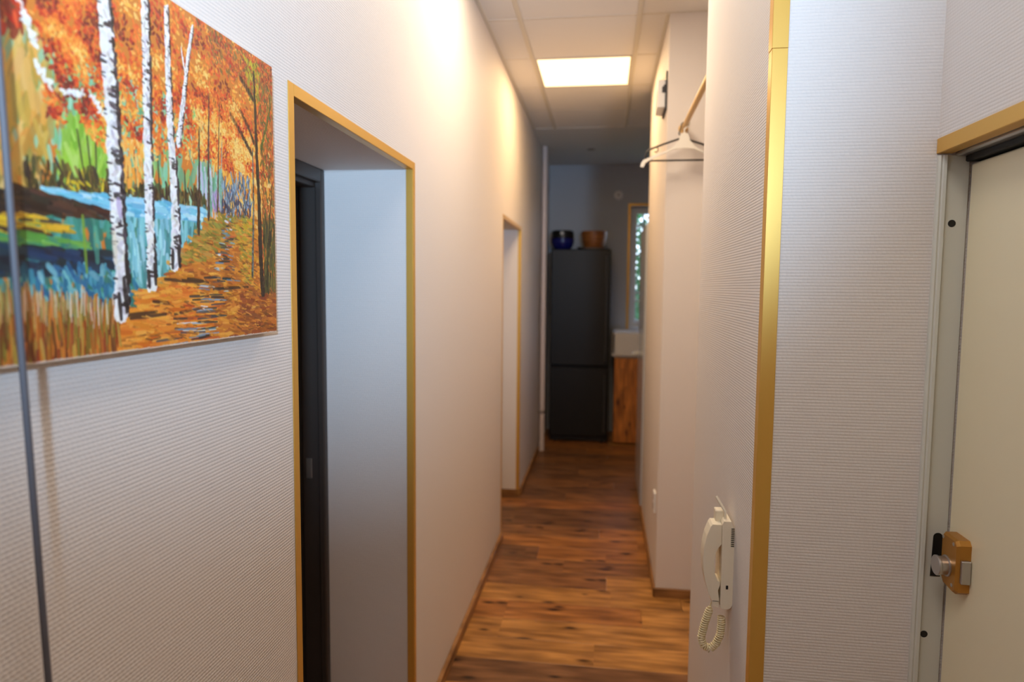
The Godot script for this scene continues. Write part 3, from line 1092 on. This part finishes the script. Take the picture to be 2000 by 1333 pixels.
	for p in [[814, 430, 10], [811, 455, 14], [808, 480, 22], [806, 505, 26], [803, 530, 32], [795, 555, 38], [780, 585, 52], [755, 612, 60], [730, 635, 66], [709, 656, 70], [690, 682, 74], [668, 708, 84], [640, 722, 80]]:
		for k in 9:
			var x: float = p[0] + rng.randf_range(-1, 1) * p[2]
			var y: float = p[1] + rng.randf_range(-10, 10)
			var l: float = p[2] * rng.randf_range(0.25, 0.6)
			dab(x - l, y - 1, x + l, y + rng.randf_range(-3, 3), rng.randf_range(1.8, 4.2), pick([rgb(45, 40, 42), rgb(60, 50, 50), rgb(110, 140, 160), rgb(150, 170, 185), rgb(215, 215, 215), rgb(85, 75, 80), rgb(190, 85, 40), rgb(40, 55, 60)]), 0.85)
	for s in [[560, 590, 720, 596], [640, 588, 700, 592], [430, 662, 530, 658], [450, 668, 560, 664], [520, 636, 570, 640], [760, 610, 900, 606], [590, 665, 690, 655]]:
		dab(s[0], s[1], s[2], s[3], 5.0, rgb(55, 35, 25), 0.8)
	fill([Vector2(773, 440), Vector2(930, 440), Vector2(1040, 720), Vector2(420, 725), Vector2(520, 625), Vector2(640, 540)], [rgb(205, 125, 40), rgb(225, 145, 50), rgb(185, 105, 38), rgb(150, 85, 35), rgb(235, 165, 70), rgb(110, 65, 35)], 520, 6, 16, 20, 2.4, 0.7)
	# reeds in the lower left corner
	fill([Vector2(0, 625), Vector2(420, 660), Vector2(410, 733), Vector2(0, 733)], [rgb(165, 85, 30), rgb(200, 120, 40), rgb(130, 110, 40), rgb(110, 60, 30), rgb(180, 140, 60), rgb(150, 60, 30)], 620, 90, 10, 60, 4)
	fill([Vector2(0, 600), Vector2(214, 612), Vector2(420, 645), Vector2(420, 672), Vector2(0, 640)], [rgb(205, 180, 150), rgb(190, 150, 90), rgb(150, 140, 80), rgb(215, 150, 100), rgb(140, 120, 60)], 200, 90, 8, 30, 2.6)
	for k in 70:
		var x := rng.randf_range(0, 430)
		var y := 600.0 + x * 0.11 + rng.randf_range(-10, 14)
		dab(x, y - rng.randf_range(8, 26), x + rng.randf_range(-4, 4), y + 26, 2.4, pick([rgb(200, 150, 90), rgb(190, 110, 60), rgb(170, 150, 80), rgb(225, 205, 180)]), 0.85)
	# crowns
	clump.seed = 4
	clump.frequency = 0.011
	clump.fractal_octaves = 3
	leaves([Vector2(0, 0), Vector2(1053, 0), Vector2(1053, 300), Vector2(920, 320), Vector2(800, 300), Vector2(695, 310), Vector2(583, 320), Vector2(433, 345), Vector2(402, 300), Vector2(300, 270), Vector2(238, 190), Vector2(0, 215)], 3800, 3.4, 6.5)
	leaves([Vector2(430, 180), Vector2(700, 160), Vector2(690, 325), Vector2(440, 355)], 700, 4.6, 5.5)
	leaves([Vector2(690, 130), Vector2(930, 150), Vector2(930, 325), Vector2(690, 312)], 1100, 4.8, 4.5)
	leaves([Vector2(760, 220), Vector2(925, 230), Vector2(925, 330), Vector2(760, 322)], 420, 6.2, 4.2)
	leaves([Vector2(240, 110), Vector2(400, 100), Vector2(400, 300), Vector2(300, 270)], 700, 2.9, 5.0)
	fill([Vector2(430, 330), Vector2(510, 320), Vector2(500, 395), Vector2(455, 415)], [rgb(248, 172, 72), rgb(244, 146, 52), rgb(250, 198, 108)], 60, 85, 20, 20, 4.5)
	leaves([Vector2(325, 285), Vector2(402, 285), Vector2(408, 362), Vector2(350, 330)], 150, 3.6, 6.0)
	leaves([Vector2(255, 270), Vector2(310, 280), Vector2(305, 330), Vector2(265, 320)], 90, 3.6, 5.5)
	fill([Vector2(150, 60), Vector2(235, 90), Vector2(225, 200), Vector2(150, 235)], [rgb(190, 45, 25), rgb(130, 40, 25), rgb(215, 80, 30), rgb(90, 45, 30)], 110, 70, 60, 18, 8)
	fill([Vector2(690, 0), Vector2(1053, 0), Vector2(1053, 120), Vector2(900, 95), Vector2(760, 90)], [rgb(185, 75, 40), rgb(140, 95, 45), rgb(205, 85, 40), rgb(120, 100, 50), rgb(160, 60, 40)], 420, 60, 70, 9, 3.6)
	fill([Vector2(905, 20), Vector2(985, 20), Vector2(975, 130), Vector2(930, 120)], [rgb(150, 140, 40), rgb(190, 170, 40), rgb(110, 105, 40)], 110, 80, 50, 11, 4)
	fill([Vector2(975, 60), Vector2(1053, 60), Vector2(1053, 620), Vector2(985, 620)], [rgb(190, 90, 40), rgb(150, 95, 45), rgb(205, 120, 50), rgb(110, 100, 45), rgb(85, 85, 45), rgb(170, 60, 35)], 700, 80, 50, 12, 4)
	fill([Vector2(985, 420), Vector2(1053, 420), Vector2(1053, 615), Vector2(990, 615)], [rgb(70, 70, 40), rgb(95, 90, 45), rgb(120, 110, 50), rgb(50, 50, 35)], 200, 88, 14, 30, 4)
	for k in 60:
		var x := rng.randf_range(690, 940)
		var y := rng.randf_range(60, 250)
		dab(x, y, x + rng.randf_range(-3, 3), y + rng.randf_range(3, 9), 1.8, rgb(120, 60, 35), 0.7)
	# pale gaps of sky between the crowns
	for s in [[218, 150, 250, 222, 9], [245, 243, 274, 268, 9], [305, 274, 350, 264, 8], [372, 262, 398, 292, 7], [232, 175, 244, 205, 8]]:
		for k in 26:
			var m := rng.randf()
			var cx: float = lerpf(s[0], s[2], m) + rng.randf_range(-7, 7)
			var cy: float = lerpf(s[1], s[3], m) + rng.randf_range(-6, 6)
			dab(cx, cy, cx + rng.randf_range(-6, 6), cy + rng.randf_range(-6, 6), s[4] * 0.5, pick([rgb(245, 240, 235), rgb(230, 232, 230)]), 0.8)
	# blue-grey bush at the end of the path
	fill([Vector2(785, 345), Vector2(850, 322), Vector2(922, 330), Vector2(925, 418), Vector2(778, 424)], [rgb(70, 90, 115), rgb(95, 120, 145), rgb(50, 65, 85), rgb(120, 150, 175), rgb(150, 180, 200)], 190, 90, 30, 26, 2.6)
	fill([Vector2(785, 395), Vector2(922, 390), Vector2(922, 420), Vector2(780, 424)], [rgb(45, 50, 65), rgb(60, 60, 80)], 50, 80, 30, 14, 3)
	fill([Vector2(745, 385), Vector2(782, 380), Vector2(782, 422), Vector2(745, 425)], [rgb(170, 140, 190), rgb(190, 165, 205), rgb(150, 120, 165)], 36, 85, 20, 18, 2.6)
	# thin trees along the path
	trunk([[699, 250], [694, 372], [685, 485]], 3.0, 8.0, false, [rgb(70, 50, 35), rgb(95, 70, 45), rgb(55, 42, 35)])
	trunk([[742, 165], [734, 296], [729, 446]], 2.0, 7.0, false, [rgb(75, 55, 45), rgb(95, 80, 70), rgb(60, 45, 40)])
	trunk([[785, 172], [774, 324], [767, 424]], 1.6, 4.6, false, [rgb(110, 80, 50), rgb(80, 60, 45)])
	trunk([[792, 260], [786, 340], [782, 420]], 1.2, 3.4, false, [rgb(150, 185, 170), rgb(120, 150, 135)])
	# birches
	var white := [rgb(238, 236, 234), rgb(248, 247, 245), rgb(222, 220, 222), rgb(232, 226, 214)]
	trunk([[684, 30], [662, 109], [642, 203], [620, 300]], 6.0, 11.0, true, white)
	trunk([[640, 90], [655, 150]], 2.0, 2.5, false, white)
	trunk([[593, 22], [592, 142], [594, 269], [601, 375], [602, 473], [596, 565]], 10.0, 22.0, true, white)
	trunk([[526, 0], [524, 34], [523, 154], [519, 286], [517, 419], [518, 522], [517, 610]], 15.0, 19.0, true, white)
	trunk([[405, 0], [408, 80], [412, 134], [417, 243], [421, 355], [424, 470], [429, 586], [425, 668]], 23.0, 26.0, true, white)
	for s in [[435, 590, 440, 655], [420, 620, 424, 668], [443, 545, 446, 600], [528, 560, 530, 600], [508, 575, 510, 606], [610, 520, 612, 560], [590, 530, 588, 565]]:
		dab(s[0], s[1], s[2], s[3], 7.0, rgb(32, 27, 28), 0.85)
	dab(428, 440, 432, 470, 9, rgb(185, 165, 205), 0.7)
	dab(412, 505, 414, 560, 9, rgb(225, 212, 180), 0.6)
	# dark trees on the right
	var bark_ := [rgb(48, 36, 28), rgb(62, 48, 34), rgb(38, 30, 26)]
	trunk([[952, 50], [956, 147], [959, 253], [968, 386], [969, 495], [977, 628]], 6.0, 15.0, false, bark_)
	trunk([[938, 250], [938, 390], [924, 578]], 3.0, 7.0, false, [rgb(95, 100, 95), rgb(60, 55, 45), rgb(120, 130, 120)])
	trunk([[882, 77], [915, 96], [951, 118]], 2.0, 4.5, false, bark_)
	trunk([[830, 178], [880, 215], [938, 262]], 1.6, 3.4, false, bark_)
	trunk([[880, 160], [920, 195], [950, 232]], 1.4, 3.0, false, bark_)
	trunk([[1041, 105], [1010, 180], [983, 240]], 3.0, 6.0, false, [rgb(90, 95, 35), rgb(120, 120, 40), rgb(60, 60, 30)])
	trunk([[1040, 330], [1015, 480], [1000, 600]], 2.0, 5.0, false, [rgb(60, 60, 35), rgb(45, 45, 30)])
	# signature strokes
	for s in [[942, 697, 942, 710], [942, 710, 950, 709], [953, 702, 953, 710], [953, 710, 960, 709], [961, 700, 960, 715], [968, 700, 970, 703]]:
		dab(s[0], s[1], s[2], s[3], 1.5, rgb(70, 30, 15), 0.95)
	# unpainted canvas along the lower edge
	for k in 90:
		var x := k * 12.0
		dab(x, 732, x + 12, 731.0 - rng.randf_range(0, 1.5), rng.randf_range(1.5, 3.4), rgb(215, 200, 188), 0.85)

func painting() -> void:
	paint()
	var x1 := XL + 0.022
	var z0 := -0.52
	var z1 := -1.222
	var y0 := 1.541
	var y1 := 2.03
	var t := thing("painting", "colourful oil painting of white birches, autumn trees and a lakeside path", "painting", Vector3(XL, y0, (z0 + z1) * 0.5))
	var o := t.position
	var st := begin()
	bx(st, Vector3(XL + 0.001, y0, z1) - o, Vector3(x1, y1, z0) - o, 0.0015)
	part("stretched_canvas", st, M.canvas_white, t)
	var tex := ImageTexture.create_from_image(pic)
	var bump: Image = pic.duplicate()
	bump.convert(Image.FORMAT_RGBA8)
	bump.bump_map_to_normal_map(1.6)
	var m := mat("oil_paint", Color(1, 1, 1), 0.46)
	m.albedo_texture = tex
	m.normal_enabled = true
	m.normal_texture = ImageTexture.create_from_image(bump)
	m.normal_scale = 0.5
	m.texture_repeat = false
	st = begin()
	var f := x1 + 0.0012
	var q := [Vector3(f, y1, z0) - o, Vector3(f, y1, z1) - o, Vector3(f, y0, z1) - o, Vector3(f, y0, z0) - o]
	var uv := [Vector2(0, 0), Vector2(1, 0), Vector2(1, 1), Vector2(0, 1)]
	for i in [0, 1, 2, 0, 2, 3]:
		vert(st, q[i], Vector3(1, 0, 0), uv[i])
	# thin edge of the paint layer
	var b := Vector3(-0.0012, 0, 0)
	for i in 4:
		var j := (i + 1) % 4
		var mid: Vector3 = (q[i] + q[j]) * 0.5 - (q[0] + q[2]) * 0.5
		quad(st, q[i], q[j], q[j] + b, q[i] + b, mid)
	st.generate_tangents()
	part("paint_layer", st, m, t)

func hanging_cord() -> void:
	var t := thing("hanging_cord", "grey braided cord hanging down in front of the painting", "cord", Vector3(-0.6, 0, -0.6375))
	var pts := []
	for k in 25:
		var y := 2.86 - 2.858 * k / 24.0
		pts.append(Vector3((1.55 - y) * 0.006 if y < 1.55 else 0.0, y, 0.05 - (2.86 - y) * 0.0335))
	var st := begin()
	tube(st, pts, 0.0036, 10)
	part("braid", st, M.cord_grey, t)
	st = begin()
	tube(st, [Vector3(-0.0395, 2.865, 0.05), Vector3(-0.01, 2.865, 0.05), Vector3(0.0, 2.862, 0.05), Vector3(0.004, 2.875, 0.05)], 0.003, 8)
	part("wall_hook", st, M.steel, t)

func door_phone() -> void:
	# a = distance from the wall, towards the hall
	var t := thing("door_phone", "cream wall mounted door phone handset with coiled cord", "door phone", Vector3(XN, 0.889, -1.62))
	var o := t.position
	var A := Vector3(-1, 0, 0)
	var st := begin()
	var base := PackedVector2Array([Vector2(0.0, 0.900), Vector2(0.003, 0.893), Vector2(0.009, 0.889), Vector2(0.022, 0.889), Vector2(0.026, 0.893), Vector2(0.027, 1.090), Vector2(0.024, 1.097), Vector2(0.008, 1.097), Vector2(0.003, 1.085), Vector2(0.0, 1.075)])
	prism(st, base, Vector3(XN, 0, -1.58) - o, A, Vector3.UP, Vector3(0, 0, -0.085))
	var body := part("base", st, M.phone_plastic, t)
	st = begin()
	for k in 10:
		var y := 1.039 + k * 0.0045
		bx(st, Vector3(XN - 0.0075, y, -1.5805) - o, Vector3(XN - 0.0006, y + 0.0018, -1.579) - o)
	var v := part("vent_slots", st, M.seal_black, body)
	v.set_meta("kind", "stuff")
	st = begin()
	bx(st, Vector3(XN - 0.0155, 0.937, -1.5805) - o, Vector3(XN - 0.0105, 0.946, -1.5792) - o)
	part("port", st, M.seal_black, body)
	# handset: an arched grip, its two ends resting on the base
	st = begin()
	var hs := PackedVector2Array([Vector2(0.0275, 1.086), Vector2(0.048, 1.086), Vector2(0.0525, 1.080), Vector2(0.0605, 1.058), Vector2(0.0655, 1.032), Vector2(0.0672, 1.005), Vector2(0.0655, 0.975), Vector2(0.061, 0.950), Vector2(0.054, 0.926), Vector2(0.045, 0.905), Vector2(0.0425, 0.892), Vector2(0.029, 0.889), Vector2(0.028, 0.905), Vector2(0.0315, 0.930), Vector2(0.0275, 0.943), Vector2(0.0275, 0.950), Vector2(0.034, 0.953), Vector2(0.0405, 0.972), Vector2(0.0425, 0.995), Vector2(0.040, 1.018), Vector2(0.034, 1.031), Vector2(0.0275, 1.040)])
	prism(st, hs, Vector3(XN, 0, -1.587) - o, A, Vector3.UP, Vector3(0, 0, -0.046))
	var h := part("handset", st, M.phone_plastic, t)
	st = begin()
	bx(st, Vector3(XN - 0.0435, 0.9035, -1.5875) - o, Vector3(XN - 0.029, 0.9045, -1.5864) - o)
	part("seam", st, M.box_dark, h)
	# angled hook above the base
	st = begin()
	tube(st, [Vector3(XN - 0.037, 1.143, -1.62) - o, Vector3(XN - 0.019, 1.114, -1.60) - o, Vector3(XN - 0.0185, 1.095, -1.60) - o], 0.0032, 8)
	bx(st, Vector3(XN - 0.0385, 1.080, -1.64) - o, Vector3(XN - 0.019, 1.112, -1.612) - o, 0.002)
	part("hook", st, M.phone_plastic, t)
	# coiled cord
	var path := Curve3D.new()
	for p in [[0.262, 0.892], [0.2585, 0.875], [0.249, 0.842], [0.2415, 0.806], [0.2465, 0.786], [0.262, 0.778], [0.276, 0.792], [0.285, 0.815], [0.287, 0.845], [0.286, 0.860]]:
		path.add_point(Vector3(p[0], p[1], -1.605) - o)
	var ln := path.get_baked_length()
	var pts := []
	var n := 560
	for k in n + 1:
		var s := float(k) / n
		var p := path.sample_baked(s * ln)
		var d := (path.sample_baked(minf(s * ln + 0.002, ln)) - path.sample_baked(maxf(s * ln - 0.002, 0.0))).normalized()
		var e := Vector3(0, 0, 1)
		var f := d.cross(e).normalized()
		var a := s * TAU * 40.0
		var r := 0.0078 * smooth(0.02, 0.10, s)
		pts.append(p + (e * cos(a) + f * sin(a)) * r)
	st = begin()
	tube(st, pts, 0.0018, 6)
	part("coiled_cord", st, M.cord_plastic, t)

func coat_rail() -> void:
	var ry := 2.425
	var rx := 0.371
	var t := thing("coat_rail", "pale wooden coat rail across the niche", "rail", Vector3(rx, ry, ZC1))
	var st := begin()
	tube(st, [Vector3(0, 0, 0.0), Vector3(0, 0, ZC0 - ZC1)], 0.0125, 20)
	part("rod", st, M.rod_wood, t)
	for z in [0.0, ZC0 - ZC1 - 0.012]:
		st = begin()
		lathe(st, Vector3(0, 0, z), Vector3(0, 0, 1), [Vector2(0.0, 0.0), Vector2(0.024, 0.0), Vector2(0.022, 0.012), Vector2(0.0, 0.012)], 20)
		part("end_bracket", st, M.rod_wood, t)
	# white plastic hanger in front, thin black one behind
	var h := thing("coat_hanger", "broad white plastic coat hanger on the wooden rail", "hanger", Vector3(0.364, 2.218, -3.44), "hangers on the coat rail")
	var o := h.position
	var half := [Vector2(-0.205, 2.218), Vector2(-0.203, 2.236), Vector2(-0.193, 2.250), Vector2(-0.160, 2.264), Vector2(-0.116, 2.283), Vector2(-0.090, 2.292), Vector2(-0.064, 2.304), Vector2(-0.044, 2.320), Vector2(-0.024, 2.346), Vector2(-0.020, 2.366), Vector2(-0.010, 2.376)]
	var low := [Vector2(0.0, 2.304), Vector2(-0.046, 2.300), Vector2(-0.095, 2.279), Vector2(-0.136, 2.260), Vector2(-0.165, 2.247), Vector2(-0.182, 2.236), Vector2(-0.191, 2.216)]
	var poly := PackedVector2Array()
	for p in half:
		poly.append(Vector2(p.x, p.y - o.y))
	for i in range(half.size() - 1, -1, -1):
		poly.append(Vector2(-half[i].x, half[i].y - o.y))
	for i in range(low.size() - 1, 0, -1):
		poly.append(Vector2(-low[i].x, low[i].y - o.y))
	for p in low:
		poly.append(Vector2(p.x, p.y - o.y))
	st = begin()
	prism(st, poly, Vector3(0, 0, -0.006), Vector3(1, 0, 0), Vector3(0, 1, 0), Vector3(0, 0, 0.012))
	part("shoulders", st, M.hanger_white, h)
	st = begin()
	var hk := [Vector3(0, 0.155, 0), Vector3(0, 0.178, 0)]
	for k in 13:
		var a := -PI * 0.5 + 0.45 + (PI * 1.12) * k / 12.0
		hk.append(Vector3(0.007 + 0.0175 * cos(a), ry - o.y + 0.0175 * sin(a) - 0.002, 0))
	tube(st, hk, 0.0035, 8)
	part("hook", st, M.hanger_white, h)
	h = thing("coat_hanger", "thin black coat hanger with a straight bar, on the wooden rail", "hanger", Vector3(0.36, 2.258, -3.50), "hangers on the coat rail")
	o = h.position
	st = begin()
	for s in [-1.0, 1.0]:
		tube(st, [Vector3(0, 0.108, 0), Vector3(s * 0.022, 0.101, 0), Vector3(s * 0.09, 0.079, 0), Vector3(s * 0.152, 0.056, 0), Vector3(s * 0.170, 0.042, 0), Vector3(s * 0.176, 0.020, 0), Vector3(s * 0.168, 0.004, 0), Vector3(s * 0.15, 0.0, 0)], 0.0048, 8)
		tube(st, [Vector3(s * 0.118, 0.068, 0), Vector3(s * 0.114, 0.050, 0), Vector3(s * 0.122, 0.040, 0), Vector3(s * 0.132, 0.045, 0)], 0.003, 6)
	part("shoulders", st, M.hanger_black, h)
	st = begin()
	tube(st, [Vector3(-0.152, 0.0, 0), Vector3(0.152, 0.0, 0)], 0.0044, 8)
	part("trouser_bar", st, M.hanger_black, h)
	st = begin()
	hk = [Vector3(0, 0.105, 0), Vector3(-0.016, 0.13, 0)]
	for k in 13:
		var a := PI + 0.35 - (PI * 1.2) * k / 12.0
		hk.append(Vector3(0.011 + 0.0165 * cos(a), ry - o.y + 0.0165 * sin(a), 0))
	tube(st, hk, 0.0032, 8)
	part("hook", st, M.hanger_black, h)

func small_fixtures() -> void:
	# white box high on the passage wall
	var t := thing("chime_box", "small white box with a dark back plate high on the passage wall", "wall box", Vector3(XR, 2.535, -3.72))
	var st := begin()
	bx(st, Vector3(-0.046, 0.012, -0.09), Vector3(-0.008, 0.15, 0.095), 0.004)
	part("cover", st, M.box_white, t)
	st = begin()
	bx(st, Vector3(-0.009, 0.0, -0.1), Vector3(0.0, 0.19, 0.105), 0.001)
	part("back_plate", st, M.box_dark, t)
	st = begin()
	bx(st, Vector3(-0.026, 0.085, 0.09), Vector3(-0.008, 0.115, 0.101), 0.002)
	bx(st, Vector3(-0.018, 0.112, 0.09), Vector3(-0.008, 0.125, 0.10), 0.002)
	part("clip", st, M.box_dark, t)
	# socket low on the same wall
	t = thing("wall_socket", "white wall socket low on the passage wall", "socket", Vector3(XR, 0.475, -3.70))
	st = begin()
	bx(st, Vector3(-0.012, -0.055, -0.04), Vector3(0.0, 0.055, 0.04), 0.003)
	part("plate", st, M.box_white, t)
	for y in [-0.025, 0.025]:
		st = begin()
		lathe(st, Vector3(-0.0135, y, 0), Vector3(1, 0, 0), [Vector2(0.0, 0.0), Vector2(0.018, 0.0), Vector2(0.019, 0.002)], 18)
		part("outlet", st, M.tray, t)
	# vertical pipe in the kitchen corner
	t = thing("heating_pipe", "pinkish white vertical pipe in the corner beside the fridge", "pipe", Vector3(-0.60, 0, -6.70))
	st = begin()
	tube(st, [Vector3(0, 0, 0), Vector3(0, C - 0.005, 0)], 0.026, 18)
	part("pipe", st, M.pipe_paint, t)
	st = begin()
	lathe(st, Vector3(0, 0.38, 0), Vector3.UP, [Vector2(0.026, 0.0), Vector2(0.031, 0.002), Vector2(0.031, 0.024), Vector2(0.026, 0.026)], 18)
	bx(st, Vector3(-0.04, 0.385, -0.008), Vector3(-0.026, 0.40, 0.008))
	part("clamp", st, M.steel, t)
	# round detector on the end wall
	t = thing("smoke_detector", "small round white detector on the kitchen end wall", "detector", Vector3(0.128, 2.65, ZB))
	st = begin()
	lathe(st, Vector3.ZERO, Vector3(0, 0, 1), [Vector2(0.05, 0.0), Vector2(0.05, 0.018), Vector2(0.042, 0.03), Vector2(0.02, 0.036), Vector2(0.0, 0.036)], 24)
	part("housing", st, M.box_white, t)
	st = begin()
	lathe(st, Vector3(0, 0, 0.0362), Vector3(0, 0, 1), [Vector2(0.014, -0.003), Vector2(0.012, 0.002), Vector2(0.0, 0.002)], 16)
	part("button", st, M.tray, t)
	# unlit spot in the kitchen ceiling
	t = thing("recessed_spot", "small unlit round spot in the kitchen ceiling", "spotlight", Vector3(-0.165, C - 0.004, -6.88))
	st = begin()
	lathe(st, Vector3.ZERO, Vector3(0, -1, 0), [Vector2(0.042, 0.0), Vector2(0.042, 0.004), Vector2(0.034, 0.006), Vector2(0.030, 0.001)], 24)
	part("ring", st, M.tray, t)
	st = begin()
	lathe(st, Vector3(0, 0.002, 0), Vector3(0, -1, 0), [Vector2(0.030, 0.003), Vector2(0.0, 0.003)], 24)
	part("lens", st, M.box_dark, t)

func garden() -> void:
	var st := begin()
	bx(st, Vector3(-8, -0.3, -25), Vector3(10, -0.1, -8.05))
	struct_mesh("ground", st, M.lawn)
	rng.seed = 9
	var spots := [[0.55, -10.4, 3.1, 0.85, "leafy green shrub outside the window nearest the glass"], [1.6, -13.5, 3.3, 1.0, "tall leafy bush further back outside the kitchen window"]]
	for s in spots:
		var t := thing("shrub", s[4], "shrub", Vector3(s[0], -0.1, s[1]), "shrubs outside the window")
		st = begin()
		tube(st, [Vector3(0, 0, 0), Vector3(0.03, s[2] * 0.5, 0), Vector3(0, s[2] * 0.85, 0.02)], [0.05, 0.035, 0.01], 8)
		for k in 5:
			var a := k * 1.3
			var y: float = s[2] * (0.3 + 0.1 * k)
			tube(st, [Vector3(0.01, y, 0), Vector3(cos(a) * s[3] * 0.5, y + 0.3, sin(a) * s[3] * 0.5)], [0.02, 0.006], 6)
		part("stem", st, M.bark, t)
		st = begin()
		for k in 3200:
			var d := Vector3(rng.randfn(), rng.randfn() * 1.1, rng.randfn()).normalized() * pow(rng.randf(), 0.45)
			var p := Vector3(d.x * s[3], s[2] * 0.58 + d.y * s[2] * 0.44, d.z * s[3])
			var e := Vector3(rng.randfn(), rng.randfn() - 0.4, rng.randfn()).normalized() * rng.randf_range(0.05, 0.10)
			var f := e.cross(Vector3(rng.randfn(), rng.randfn(), rng.randfn())).normalized() * e.length() * 0.38
			var fold := e.cross(f).normalized() * 0.012
			tri(st, p, p + e * 0.5 + f + fold, p + e, fold)
			tri(st, p, p + e, p + e * 0.5 - f + fold, fold)
		var fo := part("foliage", st, M.leaf, t)
		fo.set_meta("kind", "stuff")
